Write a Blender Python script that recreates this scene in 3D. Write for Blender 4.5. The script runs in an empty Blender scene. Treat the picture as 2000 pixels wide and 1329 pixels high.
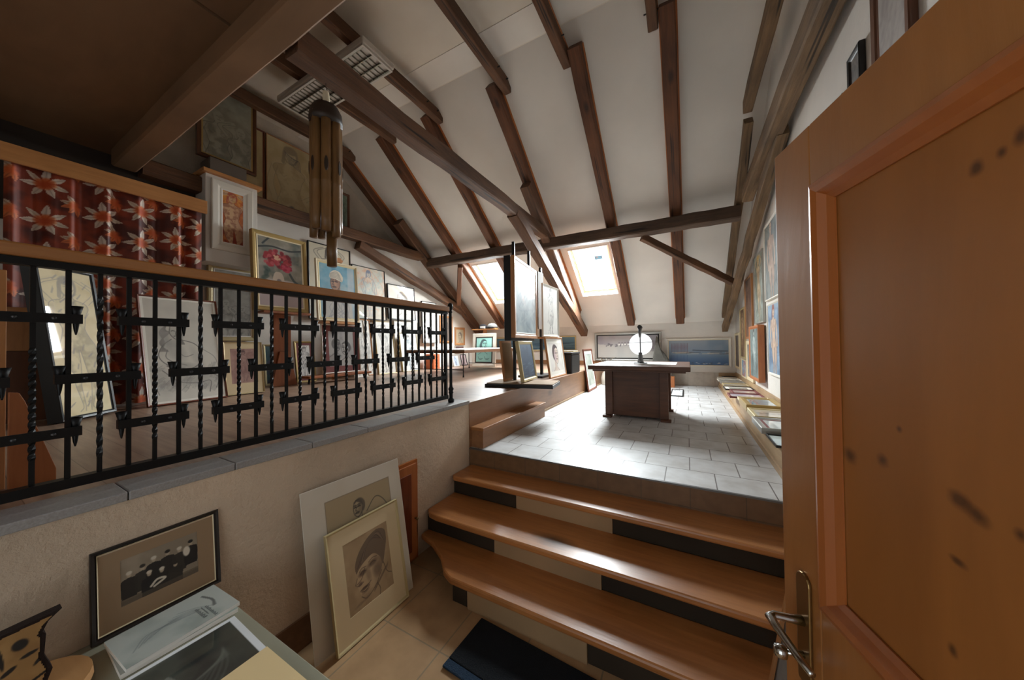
import bpy, math, random
import numpy as np
from mathutils import Vector, Matrix

random.seed(7)
rng = np.random.default_rng(7)
SC = bpy.context.scene
COL = SC.collection
PI = math.pi
R = math.radians

# ---------------------------------------------------------------- helpers
class MB:
    """collects vertices and faces and links them as ONE mesh object"""
    def __init__(s):
        s.v = []; s.f = []
    def add(s, vs, fs):
        b = len(s.v); s.v += [tuple(p) for p in vs]; s.f += [tuple(b + i for i in q) for q in fs]
        return s
    def box(s, x0, x1, y0, y1, z0, z1):
        return s.add([(x0,y0,z0),(x1,y0,z0),(x1,y1,z0),(x0,y1,z0),(x0,y0,z1),(x1,y0,z1),(x1,y1,z1),(x0,y1,z1)],
                     [(0,3,2,1),(4,5,6,7),(0,1,5,4),(1,2,6,5),(2,3,7,6),(3,0,4,7)])
    def quad(s, a, b, c, d):
        return s.add([a,b,c,d], [(0,1,2,3)])
    def prism(s, poly, axis, a, b):
        """polygon (list of 2-tuples) extruded along axis from a to b"""
        n = len(poly)
        def P(p, t):
            return (t,p[0],p[1]) if axis == 0 else (p[0],t,p[1]) if axis == 1 else (p[0],p[1],t)
        vs = [P(p,a) for p in poly] + [P(p,b) for p in poly]
        fs = [tuple(range(n))[::-1], tuple(range(n,2*n))] + [(i,(i+1)%n,n+(i+1)%n,n+i) for i in range(n)]
        return s.add(vs, fs)
    def tube(s, pts, r, n=10, cap=True):
        pts = [Vector(p) for p in pts]; m = len(pts)
        rs = r if isinstance(r, (list,tuple)) else [r]*m
        up = None; vs = []
        for i, p in enumerate(pts):
            t = (pts[min(i+1,m-1)] - pts[max(i-1,0)]).normalized()
            if up is None:
                up = Vector((0,0,1)) if abs(t.z) < .9 else Vector((1,0,0))
            a = t.cross(up).normalized(); b = a.cross(t).normalized(); up = b
            for k in range(n):
                w = 2*PI*k/n
                vs.append(p + a*(rs[i]*math.cos(w)) + b*(rs[i]*math.sin(w)))
        fs = [(i*n+k, i*n+(k+1)%n, (i+1)*n+(k+1)%n, (i+1)*n+k) for i in range(m-1) for k in range(n)]
        if cap: fs += [tuple(range(n))[::-1], tuple(range((m-1)*n, m*n))]
        return s.add(vs, fs)
    def lathe(s, prof, cx=0, cy=0, cz=0, n=20, cap=True):
        m = len(prof); vs = []
        for r, z in prof:
            for k in range(n):
                w = 2*PI*k/n; vs.append((cx+r*math.cos(w), cy+r*math.sin(w), cz+z))
        fs = [(i*n+k, i*n+(k+1)%n, (i+1)*n+(k+1)%n, (i+1)*n+k) for i in range(m-1) for k in range(n)]
        if cap: fs += [tuple(range(n))[::-1], tuple(range((m-1)*n, m*n))]
        return s.add(vs, fs)
    def mesh(s, name, mat, smooth=False):
        me = bpy.data.meshes.new(name); me.from_pydata(s.v, [], s.f); me.update()
        if mat: me.materials.append(mat)
        if smooth:
            me.polygons.foreach_set('use_smooth', [True]*len(me.polygons))
        return me
    def obj(s, name, mat, parent=None, smooth=False, bevel=0, loc=None, mtx=None):
        o = bpy.data.objects.new(name, s.mesh(name, mat, smooth)); COL.objects.link(o)
        if parent: o.parent = parent
        if loc: o.location = loc
        if mtx is not None: o.matrix_basis = mtx
        if smooth == 'auto' or bevel:
            pass
        if bevel:
            m = o.modifiers.new('edge', 'BEVEL'); m.width = bevel; m.segments = 2; m.limit_method = 'ANGLE'; m.angle_limit = R(40)
        return o

def tag(o, label, cat, group=None):
    o['label'] = label; o['category'] = cat
    if group: o['group'] = group
    return o
def thing(name, label, cat, loc=(0,0,0), rotz=0, group=None):
    o = bpy.data.objects.new(name, None); COL.objects.link(o)
    o.location = loc; o.rotation_euler = (0,0,rotz)
    return tag(o, label, cat, group)
def struct(o):
    o['kind'] = 'structure'; return o
def link_copy(src, parent, mtx=None, loc=None):
    c = src.copy(); COL.objects.link(c); c.parent = parent
    if loc is not None: c.location = loc
    if mtx is not None: c.matrix_basis = mtx
    return c

def lin(c):
    c = np.asarray(c, float)
    if c.max() > 1.0: c = c/255.
    return np.where(c <= .04045, c/12.92, ((c+.055)/1.055)**2.4)
def L4(c): return tuple(lin(c)) + (1.0,)

# ---------------------------------------------------------------- materials
def new_mat(name):
    m = bpy.data.materials.new(name); m.use_nodes = True
    nt = m.node_tree; b = nt.nodes['Principled BSDF']
    return m, nt, b
def N(nt, t, **kw):
    n = nt.nodes.new(t)
    for k, v in kw.items(): setattr(n, k, v)
    return n
def plain(name, c, rough=.6, metal=0, coat=0, spec=.5):
    m, nt, b = new_mat(name)
    b.inputs['Base Color'].default_value = L4(c); b.inputs['Roughness'].default_value = rough
    b.inputs['Metallic'].default_value = metal; b.inputs['Coat Weight'].default_value = coat
    b.inputs['Coat Roughness'].default_value = .05
    b.inputs['Specular IOR Level'].default_value = spec
    tc = N(nt,'ShaderNodeTexCoord'); no = N(nt,'ShaderNodeTexNoise'); no.inputs['Scale'].default_value = 30
    bp = N(nt,'ShaderNodeBump'); bp.inputs['Strength'].default_value = .03
    nt.links.new(tc.outputs['Object'], no.inputs['Vector']); nt.links.new(no.outputs['Fac'], bp.inputs['Height'])
    nt.links.new(bp.outputs['Normal'], b.inputs['Normal'])
    return m
def wood(name, dark, light, grain='X', sc=2.0, stretch=14, rough=.5, bump=.15, coat=0, knots=0, crack=0):
    m, nt, b = new_mat(name); L = nt.links.new
    tc = N(nt,'ShaderNodeTexCoord'); mp = N(nt,'ShaderNodeMapping')
    s = [stretch]*3; s['XYZ'.index(grain)] = 1.0; mp.inputs['Scale'].default_value = s
    L(tc.outputs['Object'], mp.inputs['Vector'])
    n1 = N(nt,'ShaderNodeTexNoise'); n1.inputs['Scale'].default_value = sc; n1.inputs['Detail'].default_value = 8; n1.inputs['Roughness'].default_value = .6
    n1.inputs['Distortion'].default_value = .6
    L(mp.outputs['Vector'], n1.inputs['Vector'])
    n2 = N(nt,'ShaderNodeTexNoise'); n2.inputs['Scale'].default_value = 1.3; n2.inputs['Detail'].default_value = 3
    L(tc.outputs['Object'], n2.inputs['Vector'])
    cr = N(nt,'ShaderNodeValToRGB'); cr.color_ramp.elements[0].position = .3; cr.color_ramp.elements[1].position = .72
    cr.color_ramp.elements[0].color = L4(dark); cr.color_ramp.elements[1].color = L4(light)
    mx = N(nt,'ShaderNodeMath', operation='MULTIPLY_ADD'); mx.inputs[1].default_value = .5
    ad = N(nt,'ShaderNodeMath', operation='MULTIPLY'); ad.inputs[1].default_value = .55
    L(n1.outputs['Fac'], ad.inputs[0]); L(n2.outputs['Fac'], mx.inputs[0]); L(ad.outputs[0], mx.inputs[2]); L(mx.outputs[0], cr.inputs['Fac'])
    out = cr.outputs['Color']
    if knots or crack:
        def dark_by(src, lo, hi, amt, out, colour):
            rr = N(nt,'ShaderNodeMapRange'); rr.inputs['From Min'].default_value = lo; rr.inputs['From Max'].default_value = hi
            rr.inputs['To Min'].default_value = amt; rr.inputs['To Max'].default_value = 0
            L(src, rr.inputs['Value'])
            mi = N(nt,'ShaderNodeMix', data_type='RGBA'); L(rr.outputs['Result'], mi.inputs['Factor']); L(out, mi.inputs['A'])
            mi.inputs['B'].default_value = L4(colour); return mi.outputs['Result']
        if knots:
            mk = N(nt,'ShaderNodeMapping'); ks = [2.2]*3; ks['XYZ'.index(grain)] = 1.0; mk.inputs['Scale'].default_value = ks
            L(tc.outputs['Object'], mk.inputs['Vector'])
            vo = N(nt,'ShaderNodeTexVoronoi'); vo.inputs['Scale'].default_value = knots; L(mk.outputs['Vector'], vo.inputs['Vector'])
            out = dark_by(vo.outputs['Distance'], .05, .17, .75, out, [c*.42 for c in dark])
        if crack:
            m3 = N(nt,'ShaderNodeMapping'); s3 = [9]*3; s3['XYZ'.index(grain)] = .45; m3.inputs['Scale'].default_value = s3
            L(tc.outputs['Object'], m3.inputs['Vector'])
            n3 = N(nt,'ShaderNodeTexNoise'); n3.inputs['Scale'].default_value = 1.5; n3.inputs['Detail'].default_value = 2
            L(m3.outputs['Vector'], n3.inputs['Vector'])
            out = dark_by(n3.outputs['Fac'], .33, .37, .8, out, [c*.3 for c in dark])
    L(out, b.inputs['Base Color'])
    b.inputs['Roughness'].default_value = rough; b.inputs['Coat Weight'].default_value = coat; b.inputs['Coat Roughness'].default_value = .2
    bp = N(nt,'ShaderNodeBump'); bp.inputs['Strength'].default_value = bump; bp.inputs['Distance'].default_value = .02
    L(n1.outputs['Fac'], bp.inputs['Height']); L(bp.outputs['Normal'], b.inputs['Normal'])
    return m
def plaster(name, c, bump=.2, scale=14, var=.06):
    m, nt, b = new_mat(name); L = nt.links.new
    tc = N(nt,'ShaderNodeTexCoord')
    n1 = N(nt,'ShaderNodeTexNoise'); n1.inputs['Scale'].default_value = scale; n1.inputs['Detail'].default_value = 9; n1.inputs['Roughness'].default_value = .65
    n2 = N(nt,'ShaderNodeTexNoise'); n2.inputs['Scale'].default_value = 1.1; n2.inputs['Detail'].default_value = 4
    for n in (n1,n2): L(tc.outputs['Object'], n.inputs['Vector'])
    cr = N(nt,'ShaderNodeValToRGB'); c = np.array(c, float)
    cr.color_ramp.elements[0].color = L4(c*(1-var)); cr.color_ramp.elements[1].color = L4(np.minimum(c*(1+var*.5),255))
    cr.color_ramp.elements[0].position = .35; cr.color_ramp.elements[1].position = .65
    L(n2.outputs['Fac'], cr.inputs['Fac']); L(cr.outputs['Color'], b.inputs['Base Color'])
    bp = N(nt,'ShaderNodeBump'); bp.inputs['Strength'].default_value = bump; bp.inputs['Distance'].default_value = .02
    L(n1.outputs['Fac'], bp.inputs['Height']); L(bp.outputs['Normal'], b.inputs['Normal'])
    b.inputs['Roughness'].default_value = .9; b.inputs['Specular IOR Level'].default_value = .2
    return m
def tiles(name, c, c2, mortar, bw, rh, off, mort=.004, loc=(0,0,0), rough=.35, rot=(0,0,0), grainy=0):
    m, nt, b = new_mat(name); L = nt.links.new
    tc = N(nt,'ShaderNodeTexCoord'); mp = N(nt,'ShaderNodeMapping'); mp.inputs['Location'].default_value = loc; mp.inputs['Rotation'].default_value = rot
    L(tc.outputs['Object'], mp.inputs['Vector'])
    br = N(nt,'ShaderNodeTexBrick'); br.offset = off; br.squash = 1
    br.inputs['Scale'].default_value = 1; br.inputs['Brick Width'].default_value = bw; br.inputs['Row Height'].default_value = rh
    br.inputs['Mortar Size'].default_value = mort; br.inputs['Mortar Smooth'].default_value = .1
    br.inputs['Color1'].default_value = L4(c); br.inputs['Color2'].default_value = L4(c2); br.inputs['Mortar'].default_value = L4(mortar)
    L(mp.outputs['Vector'], br.inputs['Vector'])
    no = N(nt,'ShaderNodeTexNoise'); no.inputs['Scale'].default_value = 7 if not grainy else grainy; no.inputs['Detail'].default_value = 7
    L(tc.outputs['Object'], no.inputs['Vector'])
    mi = N(nt,'ShaderNodeMix', data_type='RGBA', blend_type='MULTIPLY'); mi.inputs['Factor'].default_value = .5
    cr = N(nt,'ShaderNodeValToRGB'); cr.color_ramp.elements[0].position = .3; cr.color_ramp.elements[0].color = (.55,.5,.45,1); cr.color_ramp.elements[1].position = .65
    L(no.outputs['Fac'], cr.inputs['Fac']); L(br.outputs['Color'], mi.inputs['A']); L(cr.outputs['Color'], mi.inputs['B'])
    L(mi.outputs['Result'], b.inputs['Base Color']); b.inputs['Roughness'].default_value = rough
    bp = N(nt,'ShaderNodeBump', invert=True); bp.inputs['Strength'].default_value = .5; bp.inputs['Distance'].default_value = .004
    L(br.outputs['Fac'], bp.inputs['Height']); L(bp.outputs['Normal'], b.inputs['Normal'])
    return m
def planks(name, dark, light, w, l, rough=.4):
    """boards running along X"""
    m, nt, b = new_mat(name); L = nt.links.new
    tc = N(nt,'ShaderNodeTexCoord')
    br = N(nt,'ShaderNodeTexBrick'); br.offset = .37
    br.inputs['Scale'].default_value = 1; br.inputs['Brick Width'].default_value = l; br.inputs['Row Height'].default_value = w
    br.inputs['Mortar Size'].default_value = .0015
    br.inputs['Color1'].default_value = (.8,.8,.8,1); br.inputs['Color2'].default_value = (1,1,1,1); br.inputs['Mortar'].default_value = (.4,.35,.3,1)
    L(tc.outputs['Object'], br.inputs['Vector'])
    mp = N(nt,'ShaderNodeMapping'); mp.inputs['Scale'].default_value = (1,16,1); L(tc.outputs['Object'], mp.inputs['Vector'])
    n1 = N(nt,'ShaderNodeTexNoise'); n1.inputs['Scale'].default_value = 2.2; n1.inputs['Detail'].default_value = 8; L(mp.outputs['Vector'], n1.inputs['Vector'])
    cr = N(nt,'ShaderNodeValToRGB'); cr.color_ramp.elements[0].color = L4(dark); cr.color_ramp.elements[1].color = L4(light)
    cr.color_ramp.elements[0].position = .3; cr.color_ramp.elements[1].position = .7
    L(n1.outputs['Fac'], cr.inputs['Fac'])
    mi = N(nt,'ShaderNodeMix', data_type='RGBA', blend_type='MULTIPLY'); mi.inputs['Factor'].default_value = 1
    L(cr.outputs['Color'], mi.inputs['A']); L(br.outputs['Color'], mi.inputs['B']); L(mi.outputs['Result'], b.inputs['Base Color'])
    b.inputs['Roughness'].default_value = rough
    return m
def art_mat(name, rough=.55, coat=0, cr=.03):
    m, nt, b = new_mat(name)
    a = N(nt,'ShaderNodeAttribute', attribute_name='Col'); nt.links.new(a.outputs['Color'], b.inputs['Base Color'])
    b.inputs['Roughness'].default_value = rough; b.inputs['Coat Weight'].default_value = coat; b.inputs['Coat Roughness'].default_value = cr
    no = N(nt,'ShaderNodeTexNoise'); no.inputs['Scale'].default_value = 120; tc = N(nt,'ShaderNodeTexCoord'); nt.links.new(tc.outputs['Object'], no.inputs['Vector'])
    bp = N(nt,'ShaderNodeBump'); bp.inputs['Strength'].default_value = .08; nt.links.new(no.outputs['Fac'], bp.inputs['Height']); nt.links.new(bp.outputs['Normal'], b.inputs['Normal'])
    return m
def glass_mat(name):
    m = bpy.data.materials.new(name); m.use_nodes = True; nt = m.node_tree; nt.nodes.remove(nt.nodes['Principled BSDF'])
    t = N(nt,'ShaderNodeBsdfTransparent'); t.inputs['Color'].default_value = (.96,.98,.98,1); g = N(nt,'ShaderNodeBsdfGlossy'); g.inputs['Roughness'].default_value = .02
    mi = N(nt,'ShaderNodeMixShader'); mi.inputs[0].default_value = .05; nt.links.new(t.outputs[0], mi.inputs[1]); nt.links.new(g.outputs[0], mi.inputs[2])
    nt.links.new(mi.outputs[0], nt.nodes['Material Output'].inputs['Surface'])
    return m

M = {}
M['wall'] = plaster('white_plaster', (222,216,208), .18)
M['wall_rough'] = plaster('rough_cream_plaster', (212,190,166), .8, 26, .1)
M['gable_rough'] = plaster('old_gable_plaster', (222,212,198), .6, 26, .14)
M['ceil'] = plaster('ceiling_board', (226,219,210), .04, 8, .03)
M['ceil_flat'] = plaster('ceiling_board_flat', (220,210,196), .04, 8, .03)
M['beam'] = wood('old_timber', (46,30,21), (114,76,48), 'X', 2.2, 13, .75, .5, crack=1)
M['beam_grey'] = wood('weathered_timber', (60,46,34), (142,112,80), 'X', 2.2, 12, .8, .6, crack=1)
M['rafter'] = wood('rafter_timber', (60,36,23), (120,74,44), 'X', 2.4, 13, .7, .35, knots=1.6, crack=1)
M['purlin'] = wood('purlin_timber', (48,38,32), (104,80,62), 'X', 2.2, 13, .8, .5, crack=1)
M['lath'] = wood('pine_lath', (150,82,36), (190,116,58), 'X', 3, 10, .6, .1)
M['loft'] = wood('loft_board', (104,76,52), (132,98,68), 'X', 1.2, 3, .7, .05)
M['gap_shade'] = wood('gap_shade_board', (30,22,17), (50,38,28), 'Y', 1.2, 5, .7, .05)
M['oak'] = wood('tread_oak', (142,86,44), (194,130,74), 'X', 2.2, 12, .36, .08, coat=.15, knots=.9)
M['pine'] = wood('varnished_pine', (142,88,42), (184,122,64), 'Z', 1.1, 9, .38, .06, coat=.25)
M['pine_panel'] = wood('pine_panel', (138,84,36), (182,116,56), 'Z', .8, 6, .4, .05, coat=.2)
def knots_at(m, pts):
    """dark knots of the board itself at fixed places (x, z, half width, half height, turn)"""
    nt = m.node_tree; L = nt.links.new; b = nt.nodes['Principled BSDF']; out = b.inputs['Base Color'].links[0].from_socket
    tc = N(nt,'ShaderNodeTexCoord'); no = N(nt,'ShaderNodeTexNoise'); no.inputs['Scale'].default_value = 40; L(tc.outputs['Object'], no.inputs['Vector'])
    for x,z,rx,rz,a in pts:
        mp = N(nt,'ShaderNodeMapping', vector_type='TEXTURE'); mp.inputs['Location'].default_value = (x,0,z); mp.inputs['Rotation'].default_value = (0,a,0); mp.inputs['Scale'].default_value = (rx,9,rz)
        L(tc.outputs['Object'], mp.inputs['Vector'])
        ln = N(nt,'ShaderNodeVectorMath', operation='LENGTH'); L(mp.outputs['Vector'], ln.inputs[0])
        ad = N(nt,'ShaderNodeMath', operation='ADD'); L(ln.outputs['Value'], ad.inputs[0]); L(no.outputs['Fac'], ad.inputs[1])
        mr = N(nt,'ShaderNodeMapRange'); mr.inputs['From Min'].default_value = .75; mr.inputs['From Max'].default_value = 1.6; mr.inputs['To Min'].default_value = .8; mr.inputs['To Max'].default_value = 0
        L(ad.outputs[0], mr.inputs['Value'])
        mi = N(nt,'ShaderNodeMix', data_type='RGBA'); L(mr.outputs['Result'], mi.inputs['Factor']); L(out, mi.inputs['A']); mi.inputs['B'].default_value = L4((70,42,24)); out = mi.outputs['Result']
    L(out, b.inputs['Base Color'])
knots_at(M['pine_panel'], [(.176,1.432,.016,.016,0),(.24,1.448,.012,.012,0),(.269,1.504,.006,.007,0),(.345,1.434,.016,.013,.3),(.365,1.425,.016,.012,.3),(.404,1.424,.008,.009,0),(.418,1.417,.009,.01,0),(.375,1.842,.008,.011,0),(.399,1.847,.006,.008,0),(.415,1.855,.008,.012,0),(.342,1.355,.012,.006,.3),(.333,1.236,.007,.01,0),(.52,1.6,.012,.014,0),(.6,1.25,.01,.014,0)])
M['pine_bead'] = wood('pine_bead', (144,78,34), (182,106,50), 'Z', 1.2, 9, .35, .06, coat=.25, knots=2.0)
M['pine_x'] = wood('pine_along', (166,108,58), (214,154,96), 'X', 1.8, 10, .45, .08, coat=.1)
M['pine_y'] = wood('pine_board', (166,108,58), (214,154,96), 'Y', 1.8, 10, .45, .08, coat=.1)
M['pine_pale'] = wood('pale_pine', (206,168,120), (232,202,160), 'X', 3, 10, .5, .05)
M['pine_z'] = wood('pine_post', (160,100,54), (208,146,90), 'Z', 1.8, 10, .5, .08)
M['easel'] = wood('easel_wood', (118,62,30), (170,100,56), 'Z', 1.8, 10, .5, .08)
M['rail_wood'] = wood('handrail_wood', (130,82,42), (178,120,66), 'Y', 2, 12, .42, .08, coat=.15)
M['riser_wood'] = wood('riser_laminate', (122,84,54), (166,120,82), 'Y', 1.6, 10, .42, .04, knots=1.2)
M['ledge'] = wood('ledge_pine', (146,118,88), (188,158,120), 'Y', 1.6, 10, .55, .06)
M['walnut'] = wood('walnut', (56,32,19), (108,66,40), 'X', 2, 10, .5, .06)
M['walnut_light'] = wood('walnut_edge', (92,62,42), (132,94,66), 'X', 2, 10, .45, .06)
M['mezz'] = planks('laminate_floor', (136,108,90), (172,142,120), .19, 1.2, .38)
M['tile_land'] = tiles('landing_tile', (212,212,212), (206,206,206), (118,112,108), .3255, .3165, .5, .004, (.0,.0,0), .45)
M['tile_low'] = tiles('entry_tile', (184,150,112), (176,142,104), (150,132,106), .40, .45, 0, .004, (0,0,0), .4)
M['tile_base'] = tiles('skirting_tile', (196,186,174), (190,180,168), (150,142,132), .53, .33, 0, .003, (0,0,0), .5, rot=(R(90),0,0))
M['tile_riser'] = tiles('riser_tile', (126,94,64), (120,88,60), (100,78,58), .32, .5, 0, .003, (0,0,0), .5, rot=(R(90),0,0), grainy=14)
M['tile_beige'] = plaster('beige_riser', (166,136,102), .05, 9, .12)
M['riser_dark'] = plaster('dark_riser', (58,48,38), .1, 12, .2)
M['granite'] = tiles('granite_coping', (156,152,150), (148,146,146), (80,70,60), 9, 9, 0, .0, (0,0,0), .45, grainy=160)
M['iron'] = plain('black_iron', (22,22,23), .45, .6)
M['iron_hi'] = plain('rivet_steel', (70,70,72), .35, .8)
M['black'] = plain('black_paint', (18,17,17), .4)
M['black_soft'] = plain('black_vinyl', (14,14,15), .4)
M['white'] = plain('white_paint', (232,228,222), .5)
M['white_frame'] = plain('white_frame', (226,220,208), .5)
M['cream'] = plain('cream_frame', (222,206,172), .5)
M['gold'] = plain('gold_frame', (176,148,92), .42, .35)
M['gold_pale'] = plain('pale_gold_frame', (196,178,134), .45, .25)
M['silver'] = plain('silver_frame', (168,166,160), .35, .55)
M['brass'] = plain('worn_brass', (140,112,70), .3, .9)
M['chrome'] = plain('chrome', (190,190,188), .15, 1)
M['steel'] = plain('grey_steel', (112,112,112), .4, .6)
M['brownf'] = wood('brown_frame', (70,40,24), (112,68,42), 'Z', 3, 8, .4, .05, coat=.2)
M['redbrown'] = wood('redbrown_frame', (88,38,20), (128,62,34), 'Z', 3, 8, .4, .05, coat=.2)
M['natural'] = wood('natural_frame', (150,98,58), (194,140,90), 'Z', 3, 8, .45, .05)
M['orangef'] = wood('orange_frame', (150,84,44), (188,116,66), 'Z', 3, 8, .45, .05)
M['darkf'] = plain('dark_frame', (34,26,22), .4)
M['maroon'] = plain('maroon_mat', (112,58,54), .8)
M['mat_white'] = plain('white_mat', (232,228,218), .85)
M['mat_cream'] = plain('cream_mat', (218,198,160), .85)
M['mat_tan'] = plain('tan_mat', (152,126,98), .85)
M['board'] = plain('back_board', (150,122,90), .85)
M['board_grey'] = plain('grey_board', (126,118,110), .8)
M['art'] = art_mat('painted_canvas', .6, 0)
M['art_g'] = art_mat('glazed_art', .6, 1.0)
M['cloth'] = art_mat('printed_curtain', .55, 0)
M['glass'] = glass_mat('window_glass')
M['mat_rug'] = plaster('door_mat_fibre', (34,38,44), .9, 160, .2)
M['mat_blue'] = plaster('door_mat_border', (52,74,98), .9, 160, .15)
M['paper'] = plain('paper', (238,236,230), .8)
M['paper_cream'] = plain('cream_paper', (226,200,150), .8)
M['plinth'] = plain('plinth_glass_top', (150,148,130), .18)
M['plinth_body'] = plain('plinth_body', (112,100,84), .6)
M['lampwhite'] = plain('luminaire_enamel', (206,200,192), .45)
M['louvre'] = plain('aluminium_louvre', (150,148,138), .25, .9)
M['stone'] = plaster('grey_slate', (112,110,104), .9, 30, .3)
M['vase'] = plain('white_ceramic', (214,206,192), .5)
M['twig'] = plain('dry_twigs', (98,84,68), .9)
M['terracotta'] = plain('orange_board', (206,112,66), .7)
M['coco'] = plain('coconut_shell', (44,30,20), .5)
M['bamboo'] = wood('bamboo', (70,48,26), (140,102,60), 'Z', 2, 8, .4, .08)
M['cord'] = plain('pale_cord', (206,192,164), .8)
M['cap_dark'] = plain('dark_felt', (24,22,24), .95, spec=.1)
M['cap_grey'] = plain('grey_felt', (104,102,100), .95, spec=.1)
M['hide'] = art_mat('burnt_wood', .6, 0)
M['bark'] = plaster('bark', (52,36,30), .9, 40, .3)
M['disc'] = wood('sawn_disc', (150,104,62), (192,146,96), 'X', 2, 4, .5, .06)
def translucent():
    m, nt, b = new_mat('opal_disc')
    b.inputs['Base Color'].default_value = (.9,.9,.9,1); b.inputs['Roughness'].default_value = .3
    t = N(nt,'ShaderNodeBsdfTranslucent'); t.inputs['Color'].default_value = (.95,.95,.95,1)
    mi = N(nt,'ShaderNodeMixShader'); mi.inputs[0].default_value = .7
    nt.links.new(b.outputs[0], mi.inputs[1]); nt.links.new(t.outputs[0], mi.inputs[2]); nt.links.new(mi.outputs[0], nt.nodes['Material Output'].inputs['Surface'])
    return m
M['opal'] = translucent()
M['sticker'] = art_mat('window_sticker', .6, 0)

# ---------------------------------------------------------------- painted surfaces
class Cv:
    """a small canvas whose pixels become the vertex colours of one art surface; x 0..1, y 0..asp (up)"""
    def __init__(s, w, h, nx, base, seed=0):
        s.asp = h/w; s.nx = max(8, nx); s.ny = max(8, int(round(nx*s.asp)))
        s.X, s.Y = np.meshgrid(np.linspace(0,1,s.nx), np.linspace(0,s.asp,s.ny))
        s.im = np.ones((s.ny,s.nx,3))*np.array(base, float); s.g = np.random.default_rng(seed); s.px = 1.0/s.nx
    def noise(s, n, m=None):
        m = m or max(2,int(n*s.asp)); a = s.g.random((m+2, n+2))
        fx = s.X*n; fy = s.Y/s.asp*m; ix = fx.astype(int); iy = fy.astype(int); tx = fx-ix; ty = fy-iy
        tx = tx*tx*(3-2*tx); ty = ty*ty*(3-2*ty)
        return (a[iy,ix]*(1-tx)+a[iy,ix+1]*tx)*(1-ty)+(a[iy+1,ix]*(1-tx)+a[iy+1,ix+1]*tx)*ty
    def fbm(s, n): return .55*s.noise(n)+.3*s.noise(n*2)+.15*s.noise(n*4)
    def mix(s, col, a):
        a = np.clip(a,0,1)[...,None]; s.im = s.im*(1-a)+np.array(col,float)*a; return s
    def mottle(s, col, n=4, amt=.5, lo=.45, hi=.7):
        return s.mix(col, np.clip((s.fbm(n)-lo)/(hi-lo),0,1)*amt)
    def grad(s, c0, c1, y0=0, y1=None):
        y1 = s.asp if y1 is None else y1
        t = np.clip((s.Y-y0)/(y1-y0),0,1)[...,None]; s.im = np.array(c0,float)*(1-t)+np.array(c1,float)*t; return s
    def ell(s, cx, cy, rx, ry, col, soft=.15, rot=0, a=1):
        c, q = math.cos(rot), math.sin(rot); dx = s.X-cx; dy = s.Y-cy
        d = np.hypot((dx*c+dy*q)/rx, (-dx*q+dy*c)/ry); return s.mix(col, np.clip((1-d)/max(soft,1e-3)+.5,0,1)*a)
    def rect(s, x0, x1, y0, y1, col, a=1):
        m = np.clip((s.X-x0)/s.px+.5,0,1)*np.clip((x1-s.X)/s.px+.5,0,1)*np.clip((s.Y-y0)/s.px+.5,0,1)*np.clip((y1-s.Y)/s.px+.5,0,1)
        return s.mix(col, m*a)
    def smooth(s, pts, k=6):
        P = np.array(pts,float)
        if len(P) < 3: return P
        Q = np.vstack([2*P[0]-P[1],P,2*P[-1]-P[-2]]); out = []
        for i in range(1,len(Q)-2):
            p0,p1,p2,p3 = Q[i-1:i+3]
            for t in np.linspace(0,1,k,endpoint=False):
                out.append(.5*((2*p1)+(p2-p0)*t+(2*p0-5*p1+4*p2-p3)*t*t+(-p0+3*p1-3*p2+p3)*t**3))
        out.append(P[-1]); return np.array(out)
    def line(s, pts, w, col, a=1, sm=True, soft=1.0):
        P = s.smooth(pts) if sm else np.array(pts,float)
        w = max(w, s.px*.55); pad = w+2*s.px
        j0 = max(0,int((P[:,0].min()-pad)*s.nx)); j1 = min(s.nx,int((P[:,0].max()+pad)*s.nx)+2)
        i0 = max(0,int((P[:,1].min()-pad)/s.asp*s.ny)); i1 = min(s.ny,int((P[:,1].max()+pad)/s.asp*s.ny)+2)
        if j0 >= j1 or i0 >= i1: return s
        X = s.X[i0:i1,j0:j1]; Y = s.Y[i0:i1,j0:j1]; D = np.full(X.shape,9.0)
        for (ax,ay),(bx,by) in zip(P[:-1],P[1:]):
            vx,vy = bx-ax,by-ay; l2 = vx*vx+vy*vy+1e-12
            t = np.clip(((X-ax)*vx+(Y-ay)*vy)/l2,0,1); D = np.minimum(D, np.hypot(X-ax-t*vx, Y-ay-t*vy))
        al = (np.clip((w-D)/(s.px*soft)+.5,0,1)*a)[...,None]
        s.im[i0:i1,j0:j1] = s.im[i0:i1,j0:j1]*(1-al)+np.array(col,float)*al; return s
    def inside(s, pts, sm=True):
        P = s.smooth(pts,4) if sm else np.array(pts,float); ins = np.zeros(s.X.shape,bool)
        for (ax,ay),(bx,by) in zip(P, np.roll(P,-1,0)):
            if ay == by: continue
            ins ^= ((ay > s.Y) != (by > s.Y)) & (s.X < (bx-ax)*(s.Y-ay)/(by-ay)+ax)
        return ins.astype(float)
    def poly(s, pts, col, a=1, sm=True): return s.mix(col, s.inside(pts, sm)*a)
    def hatch(s, x, y, n, l, ang, gap, w, col, a=.6):
        for k in range(n):
            ox = x+k*gap*math.cos(ang+PI/2); oy = y+k*gap*math.sin(ang+PI/2); ll = l*s.g.uniform(.6,1.1)
            s.line([(ox,oy),(ox+ll*math.cos(ang),oy+ll*math.sin(ang))], w, col, a*s.g.uniform(.5,1), sm=False)
        return s

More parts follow.
